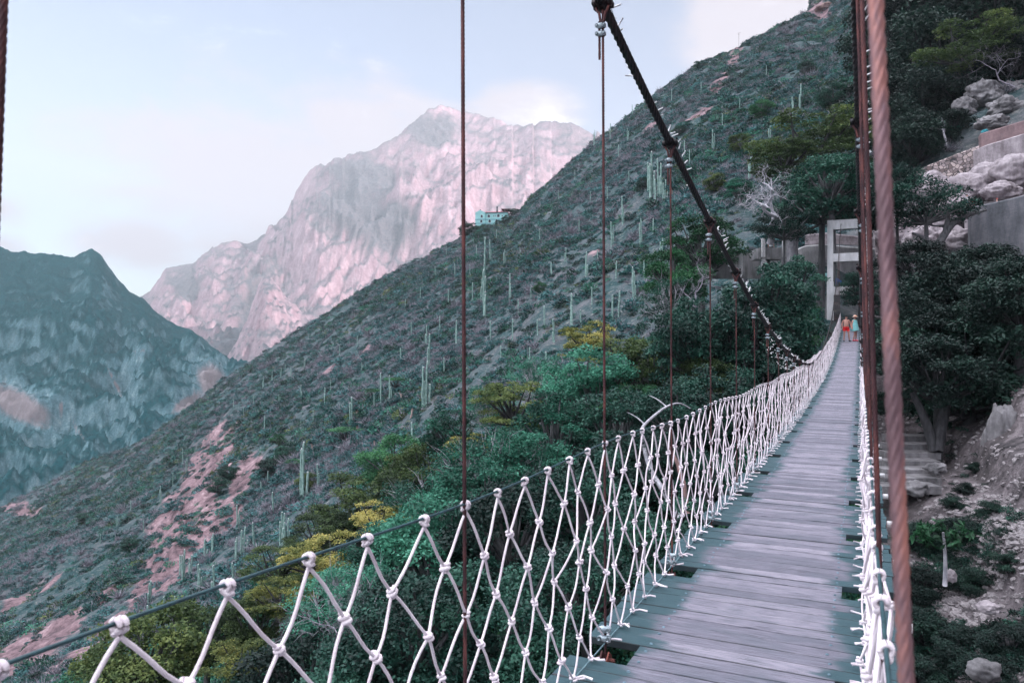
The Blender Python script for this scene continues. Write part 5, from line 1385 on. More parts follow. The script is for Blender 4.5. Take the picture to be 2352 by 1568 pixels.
for a in [(923, 925, 888, 'yucca with pale crooked trunk beside the two umbrella trees'), (941, 962, 928, 'yucca with pale trunk right of the crooked one'), (820, 972, 935, 'yucca with light trunk left of the wide umbrella tree'),
          (820, 1000, 970, 'lower yucca with light trunk below another on the open slope'), (720, 1042, 1012, 'yucca standing alone above the cactus group left of the grove'), (575, 1322, 1292, 'yucca with spiky head above the first rope loops'),
          (1540, 468, 425, 'yucca with pale trunk right of the big cactus stand'), (862, 1030, 1005, 'short pale yucca above the round fresh green tree')]: yucca(*a)
def hill_tree(kind, x, y, r, label, flat=1.0):
    p, d = near.hit(x, y + r * 0.9, 40.0)
    tree(kind, x, y, r, d, label, 'trees scattered over the slope', 'tree', None, flat)
for a in [('umbrella', 911, 872, 34, 'umbrella shaped green tree with dark stem high on the slope'), ('umbrella', 854, 898, 32, 'umbrella shaped green tree lying low left of the taller one'), ('umbrella', 794, 988, 44, 'wide flat umbrella tree in the middle of the slope'),
          ('umbrella', 682, 1060, 28, 'small umbrella tree left of the tall four-stemmed cactus'), ('dark', 655, 1042, 26, 'round dark green tree on the slope above the scar'), ('dark2', 616, 1075, 30, 'broad dark green tree left of the round one'),
          ('dark', 525, 1085, 24, 'dark tree at the top right of the reddish scar'), ('olive', 705, 1105, 26, 'small yellowish tree beside the four-stemmed cactus'), ('dark2', 500, 1115, 26, 'dark tree standing in the reddish scar'),
          ('dark', 1075, 528, 22, 'dark tree at the left foot of the turquoise house'), ('dark2', 1145, 512, 9, 'small tree before the front of the turquoise house'), ('dark', 1163, 505, 12, 'tree at the right end of the turquoise house'),
          ('dark2', 1180, 490, 15, 'dense tree on the ridge just right of the turquoise house'), ('dark', 1118, 528, 9, 'bush under the turquoise house front'), ('dark2', 1098, 540, 12, 'low tree below the left corner of the turquoise house'),
          ('olive', 1640, 420, 26, 'small olive tree on the slope right of the black cable'), ('dark2', 1560, 300, 16, 'dark bush tree on the upper slope left of the cable'), ('teal2', 1100, 920, 36, 'low teal bushy tree at the forest edge right of the first hanger'),
          ('dark', 1606, 150, 12, 'bush on the top of the ridge left of the antenna pole'), ('dark2', 1480, 420, 18, 'dark bush left of the big cactus stand'), ('green', 1240, 660, 16, 'green bush on the open slope between the hangers'),
          ('dark', 300, 1250, 22, 'dark tree low on the left slope'), ('dark2', 190, 1190, 18, 'dark tree near the lower left skyline'), ('green2', 640, 1010, 18, 'small green tree above the round dark ones'),
          ('olive2', 1700, 330, 30, 'loose olive tree high between cable and portal'), ('green', 1750, 250, 26, 'green bush high on the upper slope'), ('dark2', 1850, 160, 24, 'dark bush tree near the top of the slope'),
          ('teal', 1700, 440, 34, 'teal tree behind the bleached bare tree'), ('dark', 1915, 220, 36, 'dark tree left of the hangers high up'), ('green2', 1930, 300, 36, 'leafy tree left of the hangers above the portal')]: hill_tree(*a)

# ------------------------------------------------------------------ antenna pole on the ridge
p, d = near.hit(1697, 112, 60.0)
mb = MB(); H = 36 * d / FPX
mb.tube([(0, 0, -1), (0, 0, H)], 0.06, 6)
mb.tube([(-0.9, 0, H - 0.25), (0.9, 0, H - 0.25)], 0.03, 5); mb.tube([(-0.5, 0, H - 0.9), (0.5, 0, H - 0.9)], 0.03, 5)
tag(mb.build('antenna_pole', M['bark_dark'], None, True, p), 'thin pole with short crossbars on the right skyline', 'pole')

# ------------------------------------------------------------------ turquoise house on the ridge
d = 405.0; S = d / FPX
hp = px(1092, 521, d)
house = tag(empty('hillside_house', hp, TH - 0.10), 'two-storey turquoise house with arched windows and red roof on the ridge', 'house')
mt_w = simple('turquoise_plaster', (0.38, 0.70, 0.70), (0.30, 0.60, 0.61), 0.6, 0.8); mt_r = simple('red_roof_tiles', (0.42, 0.07, 0.08), (0.28, 0.04, 0.05), 2.0, 0.8)
mt_b = simple('blue_trim', (0.12, 0.34, 0.44), None, 1.0, 0.7); mt_g = simple('dark_window_glass', (0.03, 0.05, 0.07), None, 1.0, 0.2); mt_f = simple('white_window_frame', (0.75, 0.78, 0.8), None, 1, 0.7)
def hx(xpx): return (xpx - 1092) * S
def hz(ypx): return (521 - ypx) * S
mb = MB()
# wing, long axis to the right, one storey band over the other on a plinth that follows the slope
Lw, dep = hx(1166), 8.0
mb.box((Lw / 2, dep / 2, hz(505) / 2 - 2.5), (Lw, dep, hz(505) + 5)); mb.box((Lw / 2, dep / 2, (hz(505) + hz(489)) / 2), (Lw - 0.01, dep - .01, hz(489) - hz(505) + 0.02))
gw = hx(1115); zt = hz(489); zr = hz(484.5)
mb.box((gw / 2, dep / 2 - 0.35, hz(489) / 2 - 2.5), (gw, dep + 0.7, hz(489) + 5))
v = [(-.15, -0.7, zt), (gw + .15, -0.7, zt), (gw / 2, -0.7, zr + .35), (-.15, dep, zt), (gw + .15, dep, zt), (gw / 2, dep, zr + .35)]
mb.add(v, [(0, 1, 2), (3, 5, 4), (0, 2, 5, 3), (1, 4, 5, 2), (0, 3, 4, 1)])
mb.build('wall', mt_w, house, False)
mb = MB()
for (xa, xb2, z0, z1, y0) in [(0, Lw, hz(505.2), hz(504.0), -0.12), (0, gw, hz(505.2), hz(504.0), -0.82), (0, Lw, hz(514), hz(513), -0.12), (0, gw, hz(514), hz(513), -0.82), (gw, Lw, hz(489.6), hz(488.6), -0.3)]:
    mb.box(((xa + xb2) / 2, y0 + 0.06, (z0 + z1) / 2), (xb2 - xa + 0.2, 0.14, z1 - z0))
mb.build('string_course', mt_b, house, False)
mb = MB(); v = [(gw, -0.6, hz(488.6)), (Lw, -0.6, hz(488.6)), (Lw, dep / 2, hz(484.2)), (gw, dep / 2, hz(484.2)), (Lw, dep + .4, hz(488.6)), (gw, dep + .4, hz(488.6))]
mb.add(v, [(0, 1, 2, 3), (3, 2, 4, 5), (0, 3, 5), (1, 4, 2)]); mb.build('roof', mt_r, house, False)
def arch_window(xp, yp, wpx, hpx, y0):
    w, h = wpx * S, hpx * S; z0 = hz(yp)
    out = [(-w/2, 0), (w/2, 0), (w/2, h*.6)] + [(w/2 * cos(t), h*.6 + h*.4 * sin(t)) for t in np.linspace(0.3, pi - 0.3, 7)] + [(-w/2, h*.6)]
    def slab(pts, k, yd, m):
        mb = MB(); n = len(pts); a = [(hx(xp) + q[0]*k, y0 - yd, z0 + h*.5 + (q[1] - h*.5)*k) for q in pts]; b = [(q[0], y0 + 0.1, q[2]) for q in a]
        mb.add(a + b, [tuple(range(n))] + [(i, n + i, n + (i+1) % n, (i+1) % n) for i in range(n)]); return mb
    f = slab(out, 1.25, 0.06, 0).build('window', mt_f, house, False)
    slab(out, 1.0, 0.10, 0).build('pane', mt_g, f, False)
for (xp, yp, w, h, y0) in [(1107, 500.5, 4.2, 6.5, -0.7), (1106, 512, 4.2, 6.5, -0.7), (1123, 500, 5, 6.5, 0), (1125, 511.5, 5, 6.5, 0), (1134, 498.5, 1.6, 3, 0), (1138, 498.5, 1.6, 3, 0), (1145, 499.5, 5.5, 6.5, 0), (1141, 511, 5, 6, 0), (1154, 499, 2, 4, 0), (1157, 510, 5, 7, 0), (1162, 499, 2, 4, 0)]:
    arch_window(xp, yp, w, h, y0)
mb = MB(); c = (hx(1141), dep / 2, 0)
mb.box((c[0], c[1] - 1.5, hz(484)), (0.8, 0.8, 2.6)); mb.tube([(c[0], c[1] - 1.5, hz(484) + 1.3), (c[0], c[1] - 1.5, hz(484) + 2.4)], 0.42, 10)
mb.tube([(gw / 2, -0.3, hz(484) + 0.1), (gw / 2, -0.3, hz(482.5) + .2)], 0.3, 8); mb.build('water_tank', mt_g, house, True)
mb = MB(); z = hz(481.5); mb.box(((hx(1152) + hx(1172)) / 2, dep / 2 - 1, z), (hx(1172) - hx(1152), 7, 0.28))
for q in (1153, 1159, 1165, 1171): mb.box((hx(q), -0.5, z - 0.85), (0.2, 0.2, 1.5))
mb.build('terrace_canopy', simple('dark_canopy', (0.10, 0.06, 0.07), None, 2, 0.8), house, False)

# ------------------------------------------------------------------ walls and terraces at the far end
def wall(name, label, path, th, mat, n=60, smooth_n=4, cap=None, cat='wall', batter=0.0):
    """thick wall along a curved plan; path rows are (column, top row, foot row, forward distance)"""
    path = np.array(path, float); t = np.linspace(0, len(path) - 1, n)
    q = np.stack([np.interp(t, range(len(path)), path[:, k]) for k in range(4)], 1)
    tp = np.array([px(a[0], a[1], a[3]) for a in q]); ft = np.array([px(a[0], a[2], a[3]) for a in q])
    for _ in range(smooth_n):
        for A in (tp, ft): A[1:-1] = .25 * A[:-2] + .5 * A[1:-1] + .25 * A[2:]
    ft[:, :2] = tp[:, :2]
    tg = np.gradient(tp[:, :2], axis=0); nn = np.stack([-tg[:, 1], tg[:, 0]], 1); nn /= np.linalg.norm(nn, axis=1)[:, None]
    away = (nn * tp[:, :2]).sum(1); nn *= np.sign(np.median(away))
    off = np.concatenate([nn * th, np.zeros((n, 1))], 1)
    c0 = tp[0].copy(); rows = []
    rr_ = np.random.default_rng(n)
    mids = [ft, ft * 0.66 + tp * 0.34, ft * 0.33 + tp * 0.67, tp - np.array((0, 0, 0.12)), tp + off * 0.15, tp + off * 0.85, tp + off - np.array((0, 0, 0.12)), ft + off]
    V = np.stack(mids, 0); V = V - c0
    V[1:3] += np.concatenate([nn * 0.04, np.zeros((n, 1))], 1)[None]
    m_ = len(mids); f = []
    for i in range(n - 1):
        for k in range(m_):
            k2 = (k + 1) % m_; f.append((k*n + i, k*n + i + 1, k2*n + i + 1, k2*n + i))
    f.append(tuple(k*n for k in range(m_))); f.append(tuple(k*n + n - 1 for k in range(m_ - 1, -1, -1)))
    me = mesh_of(name, V.reshape(-1, 3), f, mat, None, False)
    return tag(link(name, me, None, c0), label, cat)
def travertine(name, ca, cb, cc_, sc=1.0):
    m, t, b = new_mat(name); p = geo_pos(t)
    mp = t.nodes.new('ShaderNodeMapping'); mp.inputs['Scale'].default_value = (1, 1, 0.22); L(t, p, mp.inputs['Vector'])
    f = noise(t, mp.outputs[0], 1.3 * sc, 7, 0.65); g = noise(t, p, 0.5 * sc, 5, 0.6); h = noise(t, p, 4.0 * sc, 5, 0.7)
    k = math_n(t, 'ADD', math_n(t, 'MULTIPLY', f, 0.55), math_n(t, 'ADD', math_n(t, 'MULTIPLY', g, 0.3), math_n(t, 'MULTIPLY', h, 0.15)))
    L(t, ramp(t, k, [(0.36, cc_), (0.5, cb), (0.64, ca)]), b.inputs['Base Color']); b.inputs['Roughness'].default_value = 0.9
    bump(t, b, math_n(t, 'ADD', f, math_n(t, 'MULTIPLY', h, 0.5)), 0.12, 0.6)
    return m
M['trav'] = travertine('pale_travertine', (0.50, 0.45, 0.485), (0.30, 0.265, 0.29), (0.12, 0.10, 0.108))
M['wet_wall'] = travertine('streaked_pool_wall', (0.22, 0.215, 0.24), (0.125, 0.13, 0.15), (0.06, 0.07, 0.08))
M['brown_wall'] = travertine('brown_render', (0.34, 0.24, 0.25), (0.24, 0.165, 0.175), (0.13, 0.09, 0.10))
def stone_wall_mat():
    m, t, b = new_mat('rubble_masonry'); p = geo_pos(t)
    vo = t.nodes.new('ShaderNodeTexVoronoi'); vo.inputs['Scale'].default_value = 2.6; L(t, p, vo.inputs['Vector'])
    ve = t.nodes.new('ShaderNodeTexVoronoi'); ve.feature = 'DISTANCE_TO_EDGE'; ve.inputs['Scale'].default_value = 2.6; L(t, p, ve.inputs['Vector'])
    sp = t.nodes.new('ShaderNodeSeparateColor'); L(t, vo.outputs['Color'], sp.inputs[0])
    c = ramp(t, sp.outputs[0], [(0.1, (0.17, 0.13, 0.13)), (0.5, (0.36, 0.30, 0.31)), (0.9, (0.55, 0.45, 0.44))])
    j = smooth(t, ve.outputs['Distance'], 0.02, 0.09)
    L(t, mix_c(t, j, (0.05, 0.05, 0.055), c), b.inputs['Base Color']); b.inputs['Roughness'].default_value = 0.9
    bump(t, b, j, 0.08, 0.7)
    return m
M['rubble'] = stone_wall_mat()
wall('retaining_wall', 'tall grey curved pool wall with rounded left end at the right edge', [(2290, 500, 650, 71), (2232, 482, 650, 68), (2221, 479, 650, 66.2), (2226, 476, 650, 64.8), (2260, 469, 640, 64), (2310, 458, 640, 63), (2352, 448, 640, 62), (2450, 430, 640, 61)], 0.5, M['wet_wall'], 80, 10)
wall('terrace_wall', 'pale dripping travertine ledge just above the grey curved pool wall', [(2215, 505, 560, 72), (2250, 478, 560, 71), (2275, 466, 560, 70), (2320, 455, 560, 69), (2352, 447, 560, 68.5), (2450, 425, 540, 67)], 1.6, M['trav'], 80, 6)
wall('masonry_wall', 'rubble stone wall of pale and reddish blocks below the dark upper trees', [(2095, 398, 440, 84), (2130, 380, 440, 83), (2165, 366, 430, 82), (2200, 352, 425, 81), (2250, 334, 420, 80)], 0.8, M['rubble'], 60, 3)
wall('upper_wall', 'reddish brown curved low wall above the stone wall', [(2262, 318, 345, 84), (2246, 316, 345, 82), (2250, 307, 345, 80.5), (2285, 297, 340, 79.5), (2330, 283, 330, 78.5), (2400, 262, 320, 77)], 0.4, M['brown_wall'], 60, 8)
wall('pool_wall', 'streaked pale upper pool wall at the right edge under the brown wall', [(2235, 345, 420, 80), (2262, 333, 420, 78.5), (2300, 322, 410, 77.5), (2352, 306, 400, 76.5), (2430, 285, 400, 75)], 1.2, M['trav'], 60, 4)
wall('ledge_wall', 'low grey concrete edge wall behind the forked trunk tree', [(2020, 566, 610, 69), (2060, 572, 620, 67), (2110, 582, 640, 65), (2150, 600, 660, 63.5), (2175, 612, 670, 63)], 0.5, M['trav'], 50, 4)
wall('concrete_wall', 'tall grey stained concrete retaining wall behind the portal', [(1748, 590, 720, 72), (1800, 585, 720, 71), (1850, 563, 720, 70), (1900, 560, 720, 69.5), (1950, 566, 720, 69), (2010, 570, 720, 68.5)], 0.8, M['concrete'], 60, 2)
wall('terrace_parapet', 'pale parapet on top of the grey concrete wall', [(1850, 538, 562, 71.5), (1900, 534, 560, 71), (1950, 540, 562, 70.5), (2010, 546, 566, 70)], 0.4, M['trav'], 40, 2)
wall('side_wall', 'low grey wall left of the concrete platform among the trees', [(1600, 600, 640, 66), (1650, 590, 640, 68), (1700, 582, 640, 69), (1748, 578, 640, 70)], 0.4, M['concrete'], 40, 2)

def rock(name, label, x, y, d, rx, ry, seed, mat, flat=0.9, sub=5, amp=0.35, cat='rock'):
    """blobby flowstone mass: photo half sizes rx, ry in pixels at distance d"""
    bm = bmesh.new(); bmesh.ops.create_icosphere(bm, subdivisions=sub, radius=1.0)
    P = np.array([v.co for v in bm.verts]); s = d / FPX
    k = 1 + amp * fbm(P * 1.5 + seed, 3, seed=seed) + amp * 0.45 * fbm(P * np.array((3.6, 3.6, 1.6)) + seed, 4, seed=seed + 3, ridged=True) + 0.05 * fbm(P * 9, 3, seed=seed)
    Q = P * k[:, None] * np.array((rx * s, rx * s * 0.8, ry * s))
    for v, q in zip(bm.verts, Q): v.co = Vector(q)
    me = bpy.data.meshes.new(name); bm.to_mesh(me); bm.free(); me.materials.append(mat)
    me.polygons.foreach_set('use_smooth', np.ones(len(me.polygons), dtype=bool))
    return tag(link(name, me, None, px(x, y, d)), label, cat)
for a in [(2330, 400, 74, 48, 38, 1, 'rounded bulging travertine mass at the right edge above the ledge'), (2270, 410, 75.5, 42, 36, 2, 'pale travertine hump left of the bulging one'), (2215, 440, 76, 45, 36, 3, 'pale sloping travertine flow behind the forked trunk tree'),
          (2300, 440, 72.5, 36, 22, 4, 'small travertine hump between ledge and bulging mass'), (2180, 490, 74, 50, 40, 5, 'pale travertine face behind the forked tree crown'), (2195, 560, 68, 42, 34, 6, 'pinkish rounded travertine foot beside the curved wall end'),
          (2130, 555, 70, 45, 36, 7, 'pale travertine lump left of the forked trunk'), (2140, 430, 79, 40, 30, 8, 'travertine shelf under the rubble stone wall'), (2060, 540, 74, 45, 36, 9, 'pale rock behind the thick hanger beside the concrete wall')]:
    rock('travertine_rock', a[6], a[0], a[1], a[2], a[3], a[4], a[5], M['trav'])
M['orange_rock'] = travertine('ochre_rock', (0.30, 0.20, 0.19), (0.19, 0.115, 0.11), (0.09, 0.055, 0.055))
rock('ochre_rock', 'ochre coloured rock under the concrete platform', 1790, 640, 66, 34, 26, 21, M['orange_rock'])
rock('grey_rock', 'pale boulder slope below the ochre rock', 1815, 672, 64, 36, 24, 22, M['trav'])
rock('cliff_rock', 'pink rocky crag behind the portal top', 1920, 490, 80, 36, 30, 23, M['trav'])
rock('cliff_rock', 'small rocky outcrop on the skyline at the top of the slope', 1905, 22, 355, 32, 14, 24, M['orange_rock'])
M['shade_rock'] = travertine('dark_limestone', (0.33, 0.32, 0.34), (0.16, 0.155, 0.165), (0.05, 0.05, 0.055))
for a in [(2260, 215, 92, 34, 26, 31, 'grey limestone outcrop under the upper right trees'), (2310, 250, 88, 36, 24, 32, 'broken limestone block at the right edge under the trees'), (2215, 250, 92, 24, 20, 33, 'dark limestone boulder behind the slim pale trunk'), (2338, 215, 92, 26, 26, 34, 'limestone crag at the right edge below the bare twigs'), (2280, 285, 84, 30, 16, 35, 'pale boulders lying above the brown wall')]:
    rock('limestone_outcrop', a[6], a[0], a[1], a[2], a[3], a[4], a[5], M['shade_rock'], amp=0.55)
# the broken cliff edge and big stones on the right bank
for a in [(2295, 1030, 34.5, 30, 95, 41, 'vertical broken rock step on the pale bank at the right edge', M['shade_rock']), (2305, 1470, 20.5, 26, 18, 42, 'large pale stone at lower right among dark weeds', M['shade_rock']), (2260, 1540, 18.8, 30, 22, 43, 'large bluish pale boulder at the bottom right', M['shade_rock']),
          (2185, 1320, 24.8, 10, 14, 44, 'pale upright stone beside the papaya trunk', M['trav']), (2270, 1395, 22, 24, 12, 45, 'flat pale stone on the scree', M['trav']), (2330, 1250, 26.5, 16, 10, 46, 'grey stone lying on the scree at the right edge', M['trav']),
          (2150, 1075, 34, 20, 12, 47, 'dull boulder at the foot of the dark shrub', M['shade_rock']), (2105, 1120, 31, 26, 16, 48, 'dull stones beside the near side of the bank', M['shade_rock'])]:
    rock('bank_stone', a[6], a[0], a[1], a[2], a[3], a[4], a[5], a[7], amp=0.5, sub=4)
# steps under the trees right of the deck
mb = MB(); P0 = px(2085, 1120, 33)
for i in range(7):
    q = px(2080 + i * 2, 1120 - i * 19, 33 + i * 1.1) - P0
    mb.box(q, (2.6, 1.1, 0.34), rot=np.array([(CN, -SN, 0), (SN, CN, 0), (0, 0, 1)]))
tag(mb.build('stone_steps', M['shade_rock'], None, False, P0), 'flight of grey stone steps in the shade right of the walkway', 'steps')
# concrete lookout platform with posts
pp = px(1775, 595, 66); s = 66 / FPX
pl = tag(empty('lookout_platform', pp, TH), 'small concrete lookout platform with white posts left of the portal', 'platform')
mb = MB(); mb.box((0, 1.2, 0.55), (62 * s, 2.6, 0.9)); mb.box((0, -0.14, 0.05), (66 * s, 0.5, 0.18)); mb.build('slab', M['concrete'], pl, False)
for q, zt in ((-24, 30), (24, 30)):
    mb = MB(); mb.box((q * s, -0.25, zt * s / 2 + 0.2), (0.28, 0.28, zt * s + 0.9)); mb.build('post', M['pipe'], pl, False)
mb = MB(); mb.box((-8 * s, 0.2, -1.5), (0.22, 0.22, 3.4)); mb.build('prop', M['bark'], pl, False)
mb = MB(); mb.box((-70 * s, 0.4, -0.4), (0.3, 0.3, 1.9)); mb.build('post', M['pipe'], pl, False)
mb = MB(); mb.tube([(46 * s, 0.5, -4.0), (40 * s, 0.6, -1.5), (38 * s, 0.6, 1.0), (42 * s, 0.7, 3.4)], [0.95, 0.62, 0.58, 0.68], 14)
tag(mb.build('pale_tree_trunk', M['bark_pale'], None, True, pp), 'massive pale tree trunk right of the lookout platform', 'tree trunk')
# things left at the portal
def cloth(x, y, d, rx, ry, seed, col, label, name, cat): 
    return rock(name, label, x, y, d, rx, ry, seed, simple(name + '_cloth', col, None, 4, 0.8), amp=0.5, sub=4, cat=cat)
cloth(1921, 648, 66.5, 10, 8, 51, (0.05, 0.16, 0.42), 'blue bag lying at the foot of the right of the portal column', 'blue_bag', 'bag')
cloth(1890, 636, 67, 13, 7, 52, (0.28, 0.58, 0.62), 'turquoise towel heap left of the portal column', 'towel_heap', 'towel')
cloth(1882, 627, 67.2, 7, 5, 53, (0.02, 0.02, 0.025), 'black bag on top of the turquoise towels', 'black_bag', 'bag')
cloth(2262, 302, 81, 6, 4, 54, (0.05, 0.35, 0.42), 'teal towel lying on the brown curved wall', 'towel', 'towel')

# ------------------------------------------------------------------ people
skin_m = simple('skin', (0.50, 0.27, 0.22), (0.43, 0.22, 0.18), 5, 0.6)
hair_m = simple('black_hair', (0.012, 0.010, 0.012), None, 20, 0.6)
def skin_body(J, E, R, root='pelvis'):
    names = [root] + [k for k in J if k != root]; ix = {n: i for i, n in enumerate(names)}
    me = bpy.data.meshes.new('body'); me.from_pydata([J[n] for n in names], [(ix[a], ix[b]) for a, b in E], [])
    o = bpy.data.objects.new('tmp_body', me); COL.objects.link(o)
    sk = o.modifiers.new('s', 'SKIN'); sk.use_smooth_shade = True
    for n in names:
        v = me.skin_vertices[0].data[ix[n]]; r = R[n]; v.radius = r if isinstance(r, tuple) else (r, r); v.use_root = (n == root)
    sb = o.modifiers.new('d', 'SUBSURF'); sb.levels = 2; sb.render_levels = 2
    dg = bpy.context.evaluated_depsgraph_get(); ev = o.evaluated_get(dg)
    m2 = bpy.data.meshes.new_from_object(ev); bpy.data.objects.remove(o)
    return m2
def person(loc, rz, label, pose, wear, scale=1.0):
    """pose: joint overrides in metres, facing -Y; wear: list of (kind, colour)"""
    J = {'pelvis': (0, 0, .95), 'belly': (0, -.02, 1.08), 'chest': (0, 0, 1.28), 'neck': (0, .01, 1.46), 'head': (0, -.015, 1.58), 'crown': (0, -.01, 1.68),
         'shL': (.17, .01, 1.40), 'elL': (.24, .03, 1.14), 'wrL': (.25, -.05, .90), 'shR': (-.17, .01, 1.40), 'elR': (-.24, .03, 1.14), 'wrR': (-.25, -.05, .90),
         'hipL': (.09, 0, .90), 'knL': (.11, -.02, .50), 'anL': (.12, .03, .09), 'toL': (.14, -.13, .035), 'hipR': (-.09, 0, .90), 'knR': (-.11, -.02, .50), 'anR': (-.12, .03, .09), 'toR': (-.14, -.13, .035)}
    J.update(pose)
    R = {'pelvis': (.15, .11), 'belly': (.15, .13), 'chest': (.16, .11), 'neck': .055, 'head': (.078, .095), 'crown': (.060, .07), 'shL': .062, 'elL': .046, 'wrL': .030, 'shR': .062, 'elR': .046, 'wrR': .030,
         'hipL': .088, 'knL': .060, 'anL': .042, 'toL': (.042, .028), 'hipR': .088, 'knR': .060, 'anR': .042, 'toR': (.042, .028)}
    E = [('pelvis', 'belly'), ('belly', 'chest'), ('chest', 'neck'), ('neck', 'head'), ('head', 'crown')]
    for s in 'LR':
        E += [('chest', 'sh' + s), ('sh' + s, 'el' + s), ('el' + s, 'wr' + s), ('pelvis', 'hip' + s), ('hip' + s, 'kn' + s), ('kn' + s, 'an' + s), ('an' + s, 'to' + s)]
        w = np.array(J['wr' + s]); e = np.array(J['el' + s]); d = (w - e) / np.linalg.norm(w - e)
        side = np.array((0, -1.0, 0)); side -= side.dot(d) * d; side /= np.linalg.norm(side)
        J['pm' + s] = tuple(w + d * .075); R['pm' + s] = (.036, .018); E.append(('wr' + s, 'pm' + s))
        for k, ln in enumerate((.062, .075, .080, .070)):
            a = np.array(J['pm' + s]) + d * .02 + side * (.03 - .02 * k); b = a + d * ln * .55; c = b + d * ln * .4 + np.array((0, 0, 0)) + np.cross(d, side) * .012
            for q, P in (('a', a), ('b', b), ('c', c)): J['f%d%s%s' % (k, q, s)] = tuple(P); R['f%d%s%s' % (k, q, s)] = .0085
            E += [('pm' + s, 'f%da%s' % (k, s)), ('f%da%s' % (k, s), 'f%db%s' % (k, s)), ('f%db%s' % (k, s), 'f%dc%s' % (k, s))]
        a = w + d * .05 + side * .035; b = a + d * .03 + side * .018
        J['ta' + s] = tuple(a); J['tb' + s] = tuple(b); R['ta' + s] = .011; R['tb' + s] = .009
        E += [('wr' + s, 'ta' + s), ('ta' + s, 'tb' + s)]
    hd = np.array(J['head']); fw = pose.get('_face', (0, -1, 0)); J.pop('_face', None)
    rt = tag(empty('person', loc, rz, scale), label, 'person')
    me = skin_body(J, E, R); me.materials.append(skin_m); link('body', me, rt)
    f = np.array(fw, float); f /= np.linalg.norm(f); rs = np.cross(f, (0, 0, 1))
    mb = MB(); mb.sphere(hd + f * .090 + np.array((0, 0, .0)), (.014, .016, .024), 8, 6)
    for q in (-1, 1): mb.sphere(hd - f * .005 + rs * q * .082 + np.array((0, 0, .005)), (.012, .02, .032), 8, 6)
    mb.build('ears_and_nose', skin_m, rt)
    mb = MB()
    for q in (-1, 1): mb.sphere(hd + f * .082 + rs * q * .032 + np.array((0, 0, .022)), (.012, .010, .007), 8, 6)
    mb.sphere(hd + f * .084 + np.array((0, 0, -.045)), (.024, .010, .006), 8, 6); mb.build('eyes_and_mouth', hair_m, rt)
    def ring_tube(rings, name, col):               # garment: elliptical rings (centre, rx, ry)
        n = 20; v = []; a = np.arange(n) * 2 * pi / n
        for c, rx, ry in rings: v += [(c[0] + rx * cos(t), c[1] + ry * sin(t), c[2]) for t in a]
        fs = [(i*n + k, i*n + (k+1) % n, (i+1)*n + (k+1) % n, (i+1)*n + k) for i in range(len(rings) - 1) for k in range(n)]
        mb = MB(); mb.add(v, fs); return mb.build(name, simple(name + '_cloth', col, None, 8, 0.85), rt)
    for kind, col in wear:
        if kind == 'hair':
            mb = MB(); c = np.array(J['crown']) - f * .018 + np.array((0, 0, -.028)); mb.sphere(c, (.086, .098, .082), 14, 10); mb.build('hair', simple('hair', col, None, 20, 0.6), rt)
        elif kind == 'shorts':
            px_ = np.array(J['pelvis']); o = ring_tube([((0, 0, 1.02), .165, .135), ((0, 0, .93), .178, .14), ((0, 0, .84), .182, .135)], 'shorts', col)
            for s in 'LR':
                h, k = np.array(J['hip' + s]), np.array(J['kn' + s]); mb = MB(); mb.tube([h + (0, 0, .02), h * .75 + k * .25, h * .48 + k * .52], [.105, .102, .098], 14); mb.build('shorts_leg', simple('shorts_cloth', col, None, 8, 0.85), o)
        elif kind == 'shirt':
            o = ring_tube([((0, .01, 1.47), .06, .06), ((0, .01, 1.43), .17, .09), ((0, 0, 1.28), .175, .125), ((0, 0, 1.08), .170, .145), ((0, 0, .92), .175, .14)], 'shirt', col)
            for s in 'LR':
                a, b = np.array(J['sh' + s]), np.array(J['el' + s]); mb = MB(); mb.tube([a * 1.0, a * .5 + b * .5, a * .15 + b * .85], [.078, .068, .066], 12); mb.build('sleeve', simple('shirt_cloth', col, None, 8, 0.85), o)
        elif kind == 'coverup':
            rings = []
            for z, rx, ry in [(1.47, .07, .06), (1.42, .19, .11), (1.28, .21, .15), (1.10, .235, .18), (.92, .27, .21), (.70, .31, .24)]: rings.append(((0.0, 0.02, z), rx, ry))
            o = ring_tube(rings, 'cover_up', col); me_ = o.data
            for v in me_.vertices:
                w_ = max(0, 1.3 - v.co.z); a = atan2(v.co.y, v.co.x); k = 1 + w_ * .16 * sin(a * 6); v.co.x *= k; v.co.y *= k; v.co.z += w_ * .05 * sin(a * 3)
        elif kind == 'hat':
            c = np.array(J['crown']) + np.array((0, 0, .0)); n = 22; v = []
            prof = [(.235, -.045), (.16, -.012), (.098, .0), (.090, .055), (.055, .085), (.0, .09)]
            for r_, z_ in prof: v += [(c[0] + r_ * cos(t), c[1] + r_ * sin(t), c[2] + z_ + .018 * sin(2 * t) * (r_ > .15)) for t in np.arange(n) * 2 * pi / n]
            mb = MB(); mb.add(v, [(i*n + k, i*n + (k+1) % n, (i+1)*n + (k+1) % n, (i+1)*n + k) for i in range(len(prof) - 1) for k in range(n)])
            h = mb.build('hat', simple('straw_hat', (0.72, 0.50, 0.42), None, 20, 0.9), rt)
            mb = MB()
            for i in range(7): mb.sphere(c + np.array((.10 * cos(i * .5 - 2.6), .10 * sin(i * .5 - 2.6), .02)), (.028, .028, .022), 6, 5)
            mb.build('hat_flowers', simple('orange_flowers', col, None, 20, 0.8), h)
        elif kind == 'shoes':
            mb = MB()
            for s in 'LR':
                a, b = np.array(J['an' + s]), np.array(J['to' + s]); mb.tube([a + (0, .02, -.045), a * .5 + b * .5 + (0, 0, -.01), b + (b - a) * .12], [.050, .052, .034], 10)
            mb.build('shoes', simple('shoes_rubber', col, None, 10, 0.7), rt)
        elif kind == 'cap':
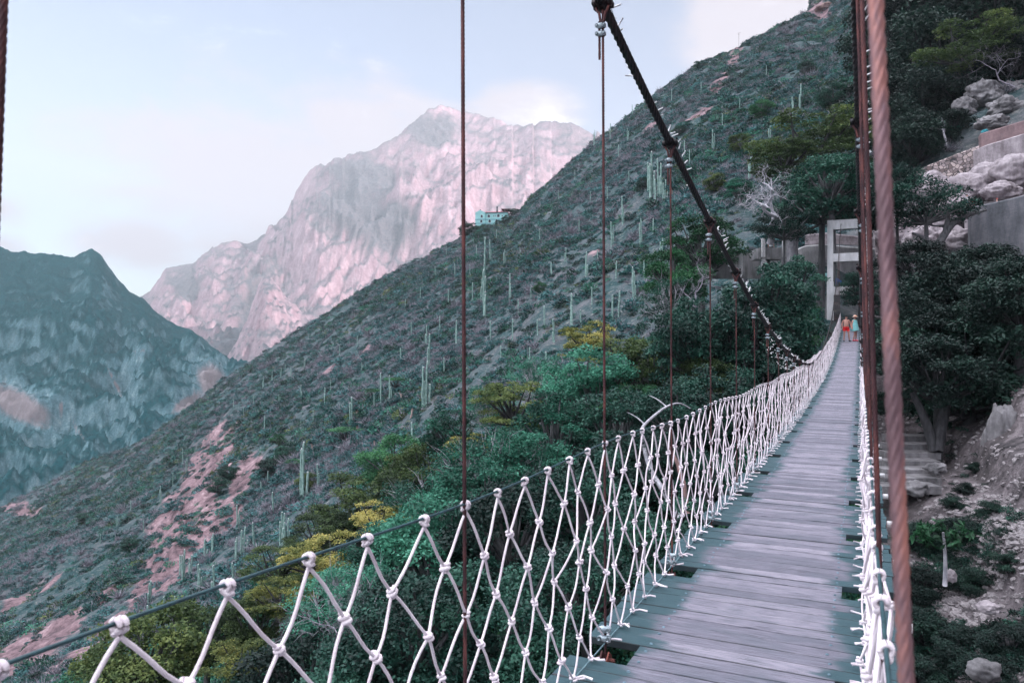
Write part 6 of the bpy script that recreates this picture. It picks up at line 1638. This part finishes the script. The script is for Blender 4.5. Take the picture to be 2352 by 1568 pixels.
            mb = MB(); c = np.array(J['crown']); mb.sphere(c + (0, 0, -.01), (.092, .105, .07), 12, 8); mb.box(c + f * .12 + np.array((0, 0, -.02)), (.13, .10, .012)); mb.build('cap', simple('cap_cloth', col, None, 10, 0.8), rt)
    return rt
def on_deck(x, Y):
    u = (x - CX) / FPX; X = Y * (u * CN - SN) / (u * SN + CN); return (X, Y, float(deck(Y)) + 0.005)
person(on_deck(1943.5, 53.3), 0.10, 'bare-chested man in red swim shorts standing at the far end of the deck',
       {'crown': (.015, -.02, 1.68), '_face': (.7, -.6, -.1), 'elL': (.27, .05, 1.13), 'wrL': (.31, -.03, .92), 'elR': (-.25, .03, 1.13), 'wrR': (-.24, -.03, .89), 'knL': (.15, -.02, .50), 'anL': (.20, .02, .09), 'toL': (.25, -.13, .035), 'anR': (-.13, .03, .09), 'belly': (0, -.05, 1.08)},
       [('hair', (.012, .010, .012)), ('shorts', (.75, .012, .02)), ('shoes', (.015, .05, .08))], 1.0)
person(on_deck(1963.5, 53.6), 0.9, 'woman in turquoise cover-up, flowered straw hat and pink shoes on the deck',
       {'elR': (-.27, .02, 1.14), 'wrR': (-.33, -.06, .95), '_face': (-.5, -1, 0), 'knR': (-.07, -.05, .5)}, [('hair', (.02, .012, .012)), ('coverup', (.26, .66, .68)), ('hat', (.85, .25, .05)), ('shoes', (.85, .10, .16))], 0.97)
def at_px(x, yfeet, d): return px(x, yfeet, d)
person(at_px(2238, 491, 67.5), TH, 'child in red shirt standing by the rock pools at right', {}, [('hair', (.012, .01, .012)), ('shirt', (.55, .02, .03)), ('shorts', (.02, .05, .07))], 0.86)
person(at_px(2221, 483, 68.5), TH + .4, 'person in white shirt beside the red-shirted child', {}, [('hair', (.012, .01, .012)), ('shirt', (.6, .66, .72)), ('shorts', (.06, .14, .2))], 0.86)
person(at_px(1771, 590, 66.4), TH + 2.6, 'person in white shirt and black shorts on the lookout platform', {}, [('hair', (.012, .01, .012)), ('shirt', (.62, .68, .72)), ('shorts', (.012, .012, .016))], 0.98)
person(at_px(2290, 482, 68.2), TH + 1.2, 'bather with red cap leaning behind the pale ledge', {}, [('cap', (.75, .03, .02)), ('shirt', (.5, .3, .25))], 0.62)
# ------------------------------------------------------------------ the haze in the gorge
HAZE_D, HAZE_C = 0.00016, (0.80, 0.88, 0.94)
mb = MB(); mb.box((0, 1500, 750), (15000, 13000, 2110))
hm = bpy.data.materials.new('haze_air'); hm.use_nodes = True; t = hm.node_tree; t.nodes.clear()
pv = t.nodes.new('ShaderNodeVolumePrincipled'); pv.inputs['Density'].default_value = HAZE_D; pv.inputs['Color'].default_value = (*HAZE_C, 1); pv.inputs['Anisotropy'].default_value = 0.2
mo = t.nodes.new('ShaderNodeOutputMaterial'); L(t, pv.outputs[0], mo.inputs['Volume'])
tag(mb.build('haze', hm, None, False), 'thin pale haze filling the gorge air', 'haze', kind='stuff')
